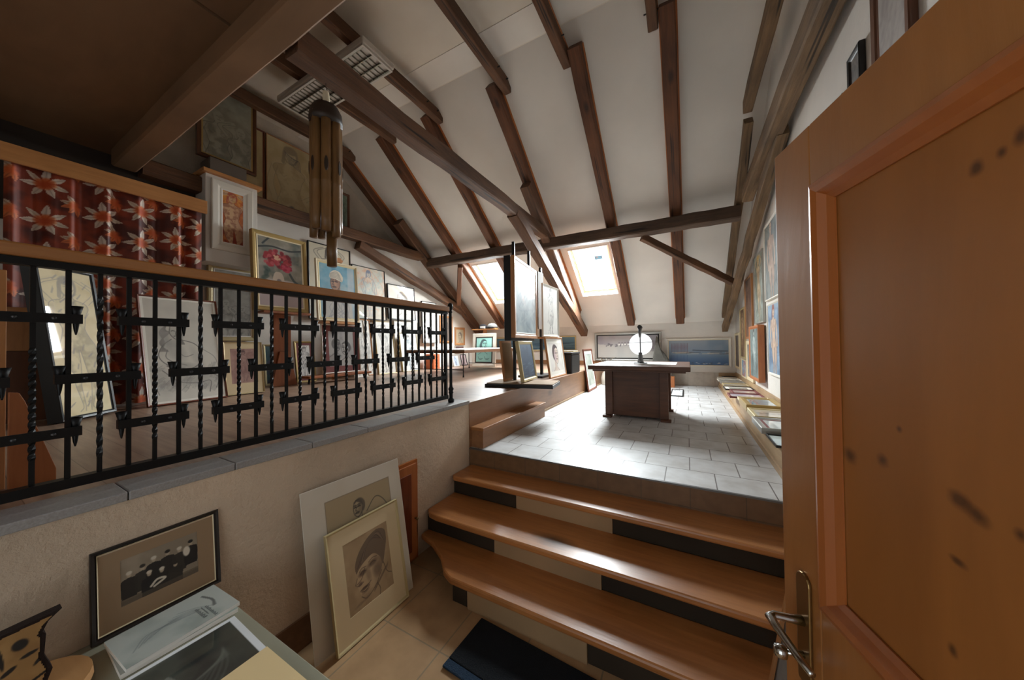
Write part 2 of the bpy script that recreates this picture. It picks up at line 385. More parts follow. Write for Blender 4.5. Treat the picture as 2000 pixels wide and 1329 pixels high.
_OUT = [(.028,.88),(.045,.85),(.115,.825),(.135,.785),(.108,.73),(.088,.66),(.08,.62),(.098,.56),(.125,.5),(.124,.44),(.102,.33),(.07,.27),(.077,.2),(.052,.1),(.036,.03),(.06,0)]
_IN = [(.02,0),(.02,.05),(.03,.12),(.036,.2),(.025,.27),(.014,.36),(.004,.465)]
def figure(c, cx, y0, S, flesh=None, shade=None, hair=(60,45,38), ink=(70,62,60), lw=.006, arms='down', lean=.015, la=.62):
    """a standing figure: filled when flesh is given, outlined in ink"""
    def T(p): return (cx+S*(p[0]+lean*math.sin(p[1]*6.0)), y0+S*p[1])
    rt = [T(p) for p in _OUT]; ri = [T(p) for p in _IN]
    lf = [T((-x,y)) for x,y in _OUT]; li = [T((-x,y)) for x,y in _IN]
    arm = {'down':[[(.12,.81),(.165,.66),(.15,.52)],[(-.12,.81),(-.17,.65),(-.14,.5)]],
           'up':[[(.12,.82),(.2,.92),(.08,1.0)],[(-.12,.82),(-.2,.93),(-.07,1.0)]],
           'hip':[[(.12,.81),(.22,.68),(.11,.57)],[(-.12,.81),(-.16,.65),(-.14,.52)]]}[arms]
    if flesh is not None:
        for A in arm: c.line([T(p) for p in A], .026*S, flesh, 1)
        body = rt+ri+li[::-1]+lf[::-1]; m = c.inside(body)
        c.mix(flesh, m); c.line([T((0,.86)),T((0,.9))], .028*S, flesh)
        if shade is not None:
            c.mix(shade, m*np.clip((c.fbm(7)-.42)*3,0,.75)); c.mix(shade, m*np.clip((c.X-cx)/(.16*S),0,1)*.6)
            c.ell(*T((0,.47)), .03*S,.022*S, shade, .8, 0,.8)
    hx, hy = T((0,.945)); c.ell(hx,hy,.064*S,.078*S,hair,.2) if hair else None
    c.ell(hx,hy-.008*S,.046*S,.062*S, flesh if flesh is not None else c.im.reshape(-1,3).mean(0), .2)
    if hair: c.ell(hx,hy+.045*S,.055*S,.035*S,hair,.3); c.line([(hx-.05*S,hy+.02*S),(hx-.062*S,hy-.08*S)],.014*S,hair,.8)
    for L in (rt,lf,ri,li): c.line(L, lw, ink, la)
    for A in arm:
        for d in (-.024,.024): c.line([T((x+d,y)) for x,y in A], lw*.9, ink, la*.9)
    c.line([T((-.02,.76)),T((-.05,.735)),T((-.075,.76))], lw*.8, ink, la*.7); c.line([T((.02,.76)),T((.05,.735)),T((.075,.76))], lw*.8, ink, la*.7)
    c.line([T((0,.6)),T((.002,.585))], lw, ink, la*.8)
    for dx in (-.017,.017): c.line([(hx+dx*S-.008*S,hy),(hx+dx*S+.008*S,hy)], lw*.9, ink, la)
    c.line([(hx,hy),(hx+.006*S,hy-.022*S)], lw*.7, ink, la*.7); c.line([(hx-.012*S,hy-.035*S),(hx+.012*S,hy-.035*S)], lw, ink, la)
def seated(c, cx, y0, S, ink=(80,78,76), hair=(110,106,104), lw=.006, tone=(150,146,140)):
    def T(x, y): return (cx+S*x, y0+S*y)
    for k in range(9):
        o = k*.012; c.line([T(-.16-o*.4,.98-o),T(-.24+o,.86),T(-.2-o*.5,.72),T(-.25+o*.8,.6)], lw*1.4, hair, .7)
        c.line([T(-.1+o,.99-o*.5),T(-.01+o*.3,.92),T(-.03,.8),T(.0-o*.3,.7)], lw*1.4, hair, .6)
    c.ell(*T(-.07,.87), .075*S,.1*S, tone, .4, .1, .35); c.line([T(-.13,.95),T(-.14,.85),T(-.08,.77),T(-.02,.83),T(-.01,.93)], lw, ink)
    for x in (-.105,-.045): c.line([T(x-.018,.885),T(x,.892),T(x+.018,.885)], lw*1.2, ink)
    c.line([T(-.075,.88),T(-.082,.84),T(-.07,.838)], lw*.8, ink); c.line([T(-.1,.812),T(-.075,.818),T(-.05,.812)], lw*1.2, ink)
    c.line([T(-.06,.77),T(.1,.71),T(.17,.6),T(.16,.46),T(.1,.38),T(.02,.34)], lw*1.1, ink)
    c.line([T(-.13,.77),T(-.22,.68),T(-.27,.54),T(-.2,.42),T(-.05,.36),T(.06,.35)], lw*1.1, ink)
    c.line([T(-.18,.62),T(-.2,.52),T(-.13,.45),T(0,.4)], lw, ink, .8); c.line([T(-.05,.56),T(0,.52),T(.08,.55)], lw, ink, .7)
    c.line([T(-.2,.4),T(-.05,.3),T(.2,.28),T(.34,.2),T(.3,.05)], lw*1.2, ink); c.line([T(-.25,.34),T(-.1,.18),T(.1,.14),T(.24,.16),T(.22,0)], lw*1.2, ink)
    c.line([T(-.32,.4),T(-.34,.2),T(-.3,.02)], lw, ink, .7); c.line([T(.2,.62),T(.32,.5),T(.36,.3)], lw*.9, ink, .6)
    for k in range(14): c.hatch(*T(-.3+.04*k, .06+.02*(k%3)), 4, .1*S, 1.0+.2*(k%4), .012*S, lw*.7, tone, .6)
    for x,y,rx,ry,a,al in ((-.1,.6,.08,.14,.4,.45),(.05,.22,.22,.07,.2,.5),(-.2,.8,.05,.14,.2,.6),(-.02,.86,.03,.1,-.2,.5),(.12,.5,.05,.15,.3,.35),(-.25,.2,.09,.18,.2,.45),(.22,.14,.1,.1,.6,.4),(-.05,.4,.14,.04,-.1,.5),(-.1,.72,.06,.05,.3,.3)):
        c.ell(*T(x,y), rx*S,ry*S, tone, .9, a, al)
    for k in range(30): c.hatch(*T(c.g.uniform(-.34,.34),c.g.uniform(0,.36)), 5, .09*S, c.g.uniform(.5,1.3), .011*S, lw*.6, ink, .5)
def head(c, cx, cy, s, skin=None, ink=(60,52,50), hair=(70,58,52), turn=-1, lw=.005, long_hair=False, hat=None, tone=None):
    """a head three quarters on; turn is the side it looks to"""
    def T(x, y): return (cx+turn*s*x, cy+s*y)
    pap = c.im[c.ny//2:, :max(2,c.nx//12)].reshape(-1,3).mean(0)
    if hair is not None:
        c.ell(*T(-.06,.1), .4*s,.5*s, hair, .15)
        if long_hair:
            for k in range(7): c.line([T(-.3-.02*k,.25),T(-.42-.015*k,-.2),T(-.38+.03*k,-.75)], .05*s, hair, .8)
    if skin is not None:
        c.line([T(-.12,-.3),T(-.14,-.75)], .15*s, skin); c.poly([T(-.75,-1.15),T(-.4,-.72),T(-.1,-.66),T(.25,-.78),T(.5,-1.15)], skin, .6)
    face = [T(.3,.33),T(.36,.1),T(.35,-.1),T(.3,-.33),T(.12,-.5),T(-.08,-.44),T(-.24,-.2),T(-.28,.1),T(-.18,.36),T(.08,.44)]
    c.poly(face+[face[0]], skin if skin is not None else pap)
    if tone is not None:
        m = c.inside(face+[face[0]]); c.mix(tone, m*np.clip((cx-.02*s-c.X*1.0)*turn/(.25*s)+.3,0,1)*.6); c.mix(tone, m*np.clip((c.fbm(9)-.5)*3,0,.5))
    c.line(face+[face[0]], lw, ink, .8)
    for x, w in ((.22,.07),(-.03,.09)):
        c.line([T(x-w,.09),T(x,.12),T(x+w,.09)], lw*1.6, ink); c.ell(*T(x,.075), .032*s,.03*s, ink, .3); c.line([T(x-w,.2),T(x,.23),T(x+w,.2)], lw*1.5, ink, .8)
    c.line([T(.14,.1),T(.22,-.1),T(.13,-.12)], lw, ink, .85); c.line([T(.02,-.25),T(.12,-.23),T(.22,-.26)], lw*2.2, ink, .85); c.line([T(.06,-.31),T(.17,-.31)], lw, ink, .6)
    if hair is not None:
        c.poly([T(-.34,-.1),T(-.38,.25),T(-.2,.5),T(.1,.56),T(.34,.38),T(.1,.4),T(-.14,.3),T(-.24,.05)], hair, .95)
        for k in range(6): c.line([T(-.3+.05*k,.1+.05*k),T(-.15+.06*k,.5),T(.15+.03*k,.5-.02*k)], lw*.8, ink, .35)
    if hat is not None:
        c.poly([T(-.42,.12),T(-.5,.42),T(-.25,.78),T(.12,.82),T(.38,.6),T(.4,.3),T(.1,.28),T(-.15,.2)], hat)
        for k in range(5): c.line([T(-.42+.04*k,.15+.1*k),T(-.05,.34+.1*k),T(.38,.34+.06*k)], lw*1.3, [v*.72 for v in hat], .7)
    c.line([T(-.2,-.3),T(-.22,-.7),T(-.7,-1.05)], lw, ink, .7); c.line([T(.06,-.5),T(.08,-.75),T(.45,-1.0)], lw, ink, .7)

# styles: each takes (w, h, nx, seed) and gives a canvas
def paper(w, h, nx, sd, base=(232,224,206), spot=(214,202,178)):
    return Cv(w,h,nx,base,sd).mottle(spot,3,.6)
def a_sketch(base=(232,226,212), ink=(92,86,82), arms='down', S=None, cx=.5, y0=None, hair=(130,122,116), spot=None, wash=None, lw=.006):
    def f(w,h,nx,sd):
        c = paper(w,h,nx,sd,base,spot or tuple(v*.93 for v in base))
        if wash:
            for k in range(5): c.ell(c.g.uniform(.2,.8),c.g.uniform(.2,.8)*c.asp,.22,.3,wash,.9,c.g.uniform(0,3),.35)
        H = S if S else c.asp*.92; y = y0 if y0 is not None else c.asp*.02
        for k in range(3): c.hatch(cx-.2+.1*k, y+H*(.3+.15*k), 6, .1, 1.0, .012, lw*.7, tuple(v*1.35 for v in ink), .5)
        figure(c,cx,y,H,tuple(v*.97 for v in base),tuple(v*.74 for v in base),hair,ink,lw,arms)
        for k in range(26):
            t = c.g.random(); c.hatch(cx+c.g.uniform(-.13,.13)*H, y+H*t, 4, .05*H, c.g.uniform(.6,1.4), .008, lw*.6, ink, .45)
        return c
    return f
def a_seated(base=(226,220,208), ink=(84,80,78), S=None, tint=None):
    def f(w,h,nx,sd):
        c = paper(w,h,nx,sd,base,tuple(v*.92 for v in base))
        if tint: c.mottle(tint,3,.7)
        seated(c,.5,c.asp*.05,(S or min(c.asp*.9,1.35)),ink,tuple(v*1.25 for v in ink)); return c
    return f
def a_torso(base=(150,148,132), ink=(84,82,76), lo=-.55, S=2.3):
    def f(w,h,nx,sd):
        c = Cv(w,h,nx,base,sd).mottle(tuple(v*.85 for v in base),4,.8).mottle(tuple(v*1.12 for v in base),5,.6)
        figure(c,.33,c.asp*lo,S,tuple(v*1.06 for v in base),tuple(v*.76 for v in base),None,ink,.007,'down',.02,.6); figure(c,.74,c.asp*(lo-.04),S*.96,tuple(v*1.04 for v in base),tuple(v*.74 for v in base),None,ink,.007,'up',-.02,.6)
        for k in range(16): c.ell(c.g.uniform(.05,.95),c.g.uniform(.1,.95)*c.asp,.05,.11,tuple(v*.8 for v in base),.9,c.g.uniform(0,3),.35)
        return c
    return f
def a_beige_nude(w,h,nx,sd):
    c = Cv(w,h,nx,(198,180,138),sd).mottle((172,150,108),3,.6).mottle((210,196,160),4,.5)
    c.mix((196,142,96), np.exp(-((c.X-.18)/.12)**2)*np.clip((.8*c.asp-c.Y)/c.asp,0,1)*.5)
    figure(c,.52,-c.asp*.42,c.asp*1.36,(200,184,146),(176,156,120),(156,142,116),(132,118,98),.005,'hip',.02,.5)
    c.ell(.52,.22*c.asp,.05,.04,(84,86,98),.9,0,.8)
    for k in range(9): c.line([(.36+.03*k,.9*c.asp-.02*k),(.4+.035*k,.84*c.asp),(.48+.03*k,.76*c.asp-.01*k)],.006,(84,84,92),.7)
    return c
def a_orange_nude(w,h,nx,sd):
    c = Cv(w,h,nx,(206,128,52),sd).grad((130,38,24),(222,150,62)).mottle((176,74,30),4,.7).mottle((228,170,84),5,.5)
    figure(c,.5,-c.asp*.34,c.asp*1.3,(206,166,128),(150,96,72),(176,86,64),(120,58,44),.012,'up',.02,.8)
    for k in range(14): c.ell(.5+c.g.uniform(-.28,.28),c.asp*c.g.uniform(.78,.96),.05,.04,(196,110+60*c.g.random(),90),.7,0,.8)
    return c
def a_paint_nude(bg=(120,150,160), bg2=(70,86,90), flesh=(196,164,136), shade=(140,112,96), hair=(66,46,36), arms='down', crop=1.0, cx=.5, lo=.02):
    def f(w,h,nx,sd):
        c = Cv(w,h,nx,bg,sd).mottle(bg2,4,.9).mottle(tuple(min(255,v*1.2) for v in bg),6,.6)
        for k in range(20): c.line([(c.g.random(),c.g.random()*c.asp) for _ in range(3)],.012,bg2,.3)
        figure(c,cx,c.asp*lo,c.asp*.96*crop,flesh,shade,hair,tuple(v*.6 for v in shade),.007,arms,.02,.7); return c
    return f
def a_abstract(cols):
    def f(w,h,nx,sd):
        c = Cv(w,h,nx,cols[0],sd)
        for k, q in enumerate(cols[1:]): c.mottle(q,3+k,.9,.4,.65)
        for k in range(26): c.line([(c.g.random(),c.g.random()*c.asp) for _ in range(3)],c.g.uniform(.005,.02),cols[int(c.g.integers(len(cols)))],.35)
        return c
    return f
def a_fig_abstract(cols, ink):
    g = a_abstract(cols)
    def f(w,h,nx,sd):
        c = g(w,h,nx,sd); figure(c,.5,c.asp*.04,c.asp*.9,None,None,ink,ink,.01,'down',.03,.5); return c
    return f
def a_flowers(w,h,nx,sd):
    c = Cv(w,h,nx,(128,124,110),sd).mottle((84,92,84),4,.9).mottle((170,160,144),5,.6)
    c.rect(0,1,0,.36*c.asp,(178,160,158)); c.mottle((196,180,176),4,.25); c.ell(.5,.3*c.asp,.6,.16,(206,186,182),.3); c.ell(.5,.24*c.asp,.55,.09,(150,120,124),.4,0,.6)
    c.line([(0,.84*c.asp),(.3,.88*c.asp),(.7,.86*c.asp),(1,.9*c.asp)],.02,(52,56,56)); c.line([(.1,.9*c.asp),(.24,c.asp)],.02,(60,66,66)); c.line([(.7,.5*c.asp),(.8,.4*c.asp),(.95,.34*c.asp)],.03,(58,66,64),.8)
    for k in range(90):
        t = c.g.random()*2*PI; r = c.g.random()**.5; x = .42+.3*r*math.cos(t); y = c.asp*.7+.22*r*math.sin(t)
        c.ell(x,y,.05,.042,[(150,38,46),(176,54,62),(122,28,38),(190,84,88)][k%4],.4,c.g.random()*3,.9)
    for k in range(24): c.ell(.6+c.g.uniform(-.1,.12),c.asp*.58+c.g.uniform(-.08,.06),.04,.035,[(168,34,62),(196,70,92)][k%2],.4)
    for k in range(16): c.ell(.38+c.g.uniform(-.1,.1),c.asp*.72+c.g.uniform(-.05,.05),.025,.02,(216,170,140),.5)
    c.poly([(.34,.3*c.asp),(.3,.4*c.asp),(.36,.5*c.asp),(.5,.5*c.asp),(.56,.4*c.asp),(.52,.3*c.asp)],(196,178,160)); c.ell(.44,.38*c.asp,.05,.045,(110,96,92),.4,0,.8)
    for k in range(5): c.ell(.1+.02*k,.3*c.asp+.1*k,.05,.09,(48,70,62),.5,k,.6)
    return c
def a_turban(w,h,nx,sd):
    c = Cv(w,h,nx,(112,164,186),sd).mottle((84,140,166),4,.8).mottle((150,188,200),5,.5)
    c.rect(.78,.97,0,c.asp,(186,190,196),.6); c.mottle((160,150,150),4,.15)
    c.poly([(.1,0),(.14,.34*c.asp),(.34,.48*c.asp),(.66,.48*c.asp),(.86,.3*c.asp),(.9,0)],(186,184,176)); c.mottle((206,196,184),5,.3)
    for k in range(16): c.line([(c.g.uniform(.15,.85),0),(c.g.uniform(.2,.8),.2*c.asp),(c.g.uniform(.3,.7),.46*c.asp)],.01,(140,140,146),.5)
    head(c,.44,.66*c.asp,.42,(186,146,118),(74,56,52),None,-1,.009,False,(222,210,190),(140,100,84)); return c
def a_portrait(base=(216,206,188), ink=(70,62,58), hair=(80,72,66), skin=None, turn=-1, s=.62, cy=.58, long_hair=False, tone=None, mot=None):
    def f(w,h,nx,sd):
        c = paper(w,h,nx,sd,base,tuple(v*.92 for v in base))
        if mot: c.mottle(mot,4,.6)
        head(c,.5,c.asp*cy,s,skin,ink,hair,turn,.005,long_hair,None,tone); return c
    return f
def a_wrapped_head(w,h,nx,sd):
    c = Cv(w,h,nx,(176,150,116),sd).mottle((158,132,100),3,.7).mottle((188,164,130),5,.5); A = c.asp
    q = lambda pts: [(x,y*A) for x,y in pts]
    hair = q([(.21,.50),(.2,.62),(.3,.77),(.5,.90),(.74,.96),(.92,.9),(.95,.75),(.88,.56),(.8,.40),(.76,.52),(.62,.64),(.42,.61),(.28,.55)])
    face = q([(.25,.55),(.22,.44),(.17,.36),(.21,.32),(.23,.26),(.27,.17),(.36,.10),(.46,.12),(.6,.2),(.73,.32),(.79,.44),(.72,.56),(.58,.64),(.4,.62)])
    c.poly(face+[face[0]],(190,164,130)); c.poly(hair+[hair[0]],(112,94,78),.9)
    for k in range(46):
        t = c.g.uniform(-.02,.3); c.line(q([(.24+t*.5,.56+t*.3),(.4+t*.4,.74+t*.3),(.62+t*.5,.86+t*.2),(.8+t*.3,.80-t*.2)]),.004,[(74,60,52),(140,120,100)][k%2],.45)
    m = c.inside(face+[face[0]])
    c.mix((120,98,78), m*np.clip((c.X-.55)/.22,0,1)*.7); c.mix((120,98,78), m*np.clip((.2*A-c.Y)/(.1*A),0,1)*.55)
    for x,y,rx,ry,a in ((.34,.47,.085,.035,.75),(.57,.52,.10,.04,.65),(.27,.34,.045,.025,.6),(.36,.25,.09,.02,.8),(.37,.20,.08,.02,.4),(.66,.38,.09,.09,.4),(.46,.40,.05,.1,.25)): c.ell(x,y*A,rx,ry*A,(84,66,56),.9,.15,a)
    ink = (66,52,46)
    for pts in ([(.27,.50),(.33,.535),(.43,.53)],[(.49,.56),(.58,.59),(.68,.575)],[(.29,.465),(.35,.49),(.41,.47)],[(.51,.51),(.58,.535),(.65,.515)],[(.40,.52),(.31,.40),(.19,.355),(.24,.325),(.34,.34)],[(.26,.245),(.34,.265),(.38,.255),(.5,.29)],[(.28,.22),(.37,.205),(.46,.245)],[(.27,.16),(.36,.10),(.48,.12),(.62,.2),(.76,.33)],[(.62,.2),(.68,.1),(.66,0)],[(.82,.42),(.88,.26),(.98,.2)],[(.22,.44),(.17,.36)]): c.line(q(pts),.006,ink,.75)
    for k in range(24): c.hatch(.55+.015*k,.10*A+.012*k,3,.1,1.0,.012,.003,(104,86,70),.5)
    for k in range(10): c.hatch(.12+.03*k,.05*A+.004*k,3,.1,.4,.014,.003,(120,100,82),.5)
    return c
def a_two_heads(w,h,nx,sd):
    c = Cv(w,h,nx,(160,156,152),sd).mottle((130,126,124),4,.8)
    head(c,.3,.6*c.asp,.42,(140,136,132),(62,58,58),(86,82,80),1,.01,False,None,(100,96,94)); head(c,.66,.5*c.asp,.46,(164,158,152),(56,52,52),(66,62,62),-1,.01,False,None,(110,106,102)); return c
def a_teal_woman(w,h,nx,sd):
    c = Cv(w,h,nx,(150,206,198),sd).mottle((170,218,210),4,.5)
    head(c,.5,.72*c.asp,.52,None,(48,66,70),(70,92,96),1,.009,True)
    for x, q in ((.3,1),(.72,1)):
        c.line([(x-.17,.22*c.asp),(x-.12,.13*c.asp),(x,.1*c.asp),(x+.13,.15*c.asp)],.012,(60,84,88),.8); c.ell(x,.12*c.asp,.1,.04,(90,130,130),.9,0,.5)
    return c
def a_sea(top=(92,132,150), low=(40,74,98)):
    def f(w,h,nx,sd):
        c = Cv(w,h,nx,top,sd).grad(low,top).mottle(tuple(v*.8 for v in top),5,.6)
        for k in range(30):
            y = c.g.random()*.5*c.asp; x = c.g.random(); c.line([(x,y),(x+.2,y+.01)],.006,[(110,140,152),(36,60,84)][k%2],.4)
        return c
    return f
def a_snow(w,h,nx,sd):
    c = Cv(w,h,nx,(150,146,152),sd).mottle((176,170,168),4,.7).mottle((128,124,136),3,.6)
    c.poly([(0,.62*c.asp),(.35,.55*c.asp),(.7,.52*c.asp),(1,.3*c.asp),(1,0),(0,0)],(186,182,176)); c.mottle((164,162,162),5,.4)
    for k in range(26): c.ell(.14+.6*c.g.random(),.58*c.asp+.03*c.g.normal()*c.asp,.012,.012,(96,92,98),.4,0,.8)
    for k in range(7): c.rect(.36+.05*k,.39+.05*k,.56*c.asp,.64*c.asp,(228,226,222)); c.rect(.36+.05*k,.39+.05*k,.64*c.asp,.69*c.asp,(120,112,116))
    for k in range(14): x = .82+.013*k; c.line([(x,.3*c.asp),(x+.006,.75*c.asp)],.003,(104,100,108),.7)
    return c
def a_lake(w,h,nx,sd):
    c = Cv(w,h,nx,(130,150,168),sd).grad((104,132,160),(152,160,170)).mottle((116,138,158),4,.6)
    c.mix((70,98,136), np.clip((.42*c.asp-c.Y)/(.3*c.asp),0,1)*.9)
    for k in range(20): y = c.asp*(.44+.08*c.g.random()); x = c.g.random(); c.line([(x,y),(x+.18,y+.004)],.008,[(206,196,180),(150,136,124),(96,96,98)][k%3],.6)
    c.line([(.42,.6*c.asp),(.6,.58*c.asp),(.98,.56*c.asp)],.01,(82,88,98),.8)
    for k in range(12): x = .05+.025*k; c.line([(x,.52*c.asp),(x+.003,.88*c.asp)],.004,(112,88,96),.8); c.ell(x,.72*c.asp,.01,.05,(126,104,116),.8,0,.5); c.line([(x,.4*c.asp),(x,.16*c.asp)],.005,(60,84,128),.4)
    for k in range(40): c.ell(c.g.random(),c.g.random()*.1*c.asp,.02,.006,[(206,204,200),(74,78,78)][k%2],.6,0,.6)
    return c
def a_group(w,h,nx,sd):
    c = Cv(w,h,nx,(140,126,108),sd).mottle((166,150,130),3,.7)
    c.rect(0,1,0,.14*c.asp,(112,98,82))
    P = [(.1,.62),(.26,.66),(.4,.74),(.58,.76),(.74,.72),(.9,.78),(.5,.42),(.68,.42),(.34,.46)]
    for i,(x,y) in enumerate(P):
        y *= c.asp; dk = [(38,32,28),(48,42,36),(30,26,24)][i%3]
        c.poly([(x-.09,y-.5*c.asp),(x-.1,y-.14*c.asp),(x-.04,y-.07*c.asp),(x+.04,y-.07*c.asp),(x+.1,y-.14*c.asp),(x+.09,y-.5*c.asp)],dk,.95)
        c.ell(x,y,.028,.042,(178,160,138),.4); c.ell(x,y+.03,.036,.03,dk if i%2 else (206,196,180),.4)
    c.ell(.84,.62*c.asp,.05,.09,(214,204,188),.3); c.line([(.36,.16*c.asp),(.44,.26*c.asp),(.54,.22*c.asp),(.4,.13*c.asp)],.018,(206,196,180)); c.rect(0,1,0,.1*c.asp,(96,84,70),.6)
    return c
def a_photo_dark(w,h,nx,sd):
    c = Cv(w,h,nx,(46,52,46),sd).mottle((26,30,30),3,.9).mottle((92,98,88),4,.5).mottle((70,70,52),5,.4)
    for k in range(8): c.line([(.1+.05*k,.2*c.asp),(.4+.05*k,.5*c.asp),(.8,.6*c.asp+.02*k)],.01,(104,112,104),.3)
    c.line([(.35,.1*c.asp),(.5,.5*c.asp),(.46,.75*c.asp)],.015,(170,172,164),.5); return c
def a_book(w,h,nx,sd):
    c = Cv(w,h,nx,(180,186,180),sd).mottle((150,160,154),3,.8)
    c.ell(.3,.5*c.asp,.2,.12*c.asp,(150,158,154),.9,.2,.5)
    for k in range(10): c.line([(.1+.05*k,.3*c.asp+.03*k),(.25+.05*k,.55*c.asp),(.45+.04*k,.5*c.asp-.01*k)],.006,(112,120,120),.5)
    for k in range(3): c.line([(.82,.8*c.asp),(.86,.55*c.asp),(.82+.01*k,.35*c.asp)],.012,(90,94,94),.6)
    return c

# ---------------------------------------------------------------- framed pictures
def grid_art(c, w, h, name, mat, parent, x0, z0, y, curve=None):
    nx, ny = c.nx, c.ny
    gx, gz = np.meshgrid(np.linspace(0,w,nx)+x0, np.linspace(0,h,ny)+z0)
    co = np.stack([gx, np.full(gx.shape,float(y)), gz],-1).reshape(-1,3)
    if curve is not None: co = curve(co)
    idx = np.arange(nx*ny).reshape(ny,nx)
    fs = np.stack([idx[:-1,:-1],idx[:-1,1:],idx[1:,1:],idx[1:,:-1]],-1).reshape(-1,4)
    me = bpy.data.meshes.new(name); me.vertices.add(len(co)); me.vertices.foreach_set('co', co.ravel())
    me.loops.add(fs.size); me.loops.foreach_set('vertex_index', fs.ravel().astype(np.int32))
    me.polygons.add(len(fs)); me.polygons.foreach_set('loop_start', np.arange(0,fs.size,4,dtype=np.int32))
    me.update(calc_edges=True); me.validate()
    at = me.color_attributes.new('Col','FLOAT_COLOR','POINT')
    rgba = np.ones((nx*ny,4)); rgba[:,:3] = lin(np.clip(c.im,2,255).reshape(-1,3)/255.0)
    at.data.foreach_set('color', rgba.astype(np.float32).ravel())
    me.materials.append(mat)
    o = bpy.data.objects.new(name, me); COL.objects.link(o); o.parent = parent
    if curve is not None: me.polygons.foreach_set('use_smooth',[True]*len(me.polygons))
    return o
def ring(w, h, fw, prof):
    """a mitred moulding round a w x h rectangle standing on z=0; prof = (inset 0..1 of fw, y)"""
    mb = MB(); n = len(prof); vs = []
    for cx, cz, sx, sz in ((-w/2,0,1,1),(w/2,0,-1,1),(w/2,h,-1,-1),(-w/2,h,1,-1)):
        for t, y in prof: vs.append((cx+sx*t*fw, y, cz+sz*t*fw))
    fs = [(i*n+k, ((i+1)%4)*n+k, ((i+1)%4)*n+(k+1)%n, i*n+(k+1)%n) for i in range(4) for k in range(n)]
    return mb.add(vs, fs)
SEED = [11]
def pic(kind, label, pos, size, fr, art, mat=None, liner=None, glazed=False, res=None, group=None, cat=None, back='board', artname=None, mtx=None):
    """pos = (x, y, z, yaw deg of the facing, tilt deg leaning back); front plane passes through pos"""
    x,y,z,yaw,tilt = pos or (0,0,0,0,0); w,h = size; fw,fd,fm = fr
    root = bpy.data.objects.new(kind, None); COL.objects.link(root)
    tag(root, label, cat or ('drawing' if 'drawing' in kind else 'painting' if 'painting' in kind else 'photograph' if 'photo' in kind else 'picture'), group)
    if mtx is None:
        a = R(yaw); t = R(tilt); n0 = Vector((math.cos(a),math.sin(a),0)); u = Vector((-math.sin(a),math.cos(a),0))
        n = n0*math.cos(t)+Vector((0,0,1))*math.sin(t); v = Vector((0,0,1))*math.cos(t)-n0*math.sin(t)
        m = Matrix.Identity(4)
        for i in range(3): m[i][0] = u[i]; m[i][1] = -n[i]; m[i][2] = v[i]
        m.translation = Vector((x,y,z+fd*math.sin(t)+.001)); root.matrix_basis = m
    else: root.matrix_basis = mtx
    if fw > 0:
        ring(w,h,fw,[(0,fd),(0,.004),(.12,0),(.62,.003),(.8,.009),(1,.012),(1,fd)]).obj('frame', M[fm], root)
    iw, ih, x0, z0 = w-2*fw, h-2*fw, -w/2+fw, fw
    MB().box(x0-.002,x0+iw+.002,fd-.0035 if fw > 0 else .0006,fd-.0005,z0-.002,z0+ih+.002).obj('backing_board' if fw > 0 else 'board', M[back], root)
    yy = .012
    if fw == 0: yy = 0.0
    if liner:
        lw_, lm = liner; r = ring(iw,ih,lw_,[(0,fd-.006),(0,.008),(1,.011),(1,fd-.006)])
        r.v = [(a_,b_,c_+z0) for a_,b_,c_ in r.v]; r.obj('inner_frame', M[lm], root)
        iw -= 2*lw_; ih -= 2*lw_; x0 += lw_; z0 += lw_; yy = .0125
    if mat:
        mg, mm = mat; mt, mr, mbm = mg if isinstance(mg, tuple) else (mg,mg,mg)
        rr = MB(); X0,X1,Z0,Z1 = x0,x0+iw,z0,z0+ih; a0,a1,b0,b1 = x0+mr,x0+iw-mr,z0+mbm,z0+ih-mt
        o_ = [(X0,yy,Z0),(X1,yy,Z0),(X1,yy,Z1),(X0,yy,Z1)]; i_ = [(a0,yy,b0),(a1,yy,b0),(a1,yy,b1),(a0,yy,b1)]; k_ = [(a,yy+.003,b) for a,_,b in i_]
        rr.add(o_+i_+k_, [(q,(q+1)%4,4+(q+1)%4,4+q) for q in range(4)]+[(4+q,4+(q+1)%4,8+(q+1)%4,8+q) for q in range(4)])
        rr.obj('mat', M[mm], root); x0,iw,z0,ih = a0,a1-a0,b0,b1-b0; yy += .002
    SEED[0] += 1
    c = art(iw,ih,res or 60,SEED[0])
    grid_art(c,iw,ih,artname or ('drawing' if 'drawing' in kind else 'painting' if 'painting' in kind else 'photo_print' if 'photo' in kind else 'print'), M['art_g' if glazed else 'art'], root, x0, z0, yy)
    return root

# ---------------------------------------------------------------- the room shell
LZ = .65; MZ = 1.087; XW = -1.885; XR = .93; YB = 8.497; KZ = 2.115; YF = 3.82; TAN = math.tan(R(37)); XL = -5.68; XG = -6.42; YN = -1.5
def zs(y): return KZ+(YB-y)*TAN
ZF = zs(YF)
SU = Vector((0,-math.cos(R(37)),math.sin(R(37)))); SN = Vector((0,math.sin(R(37)),math.cos(R(37))))   # up the slope, outwards

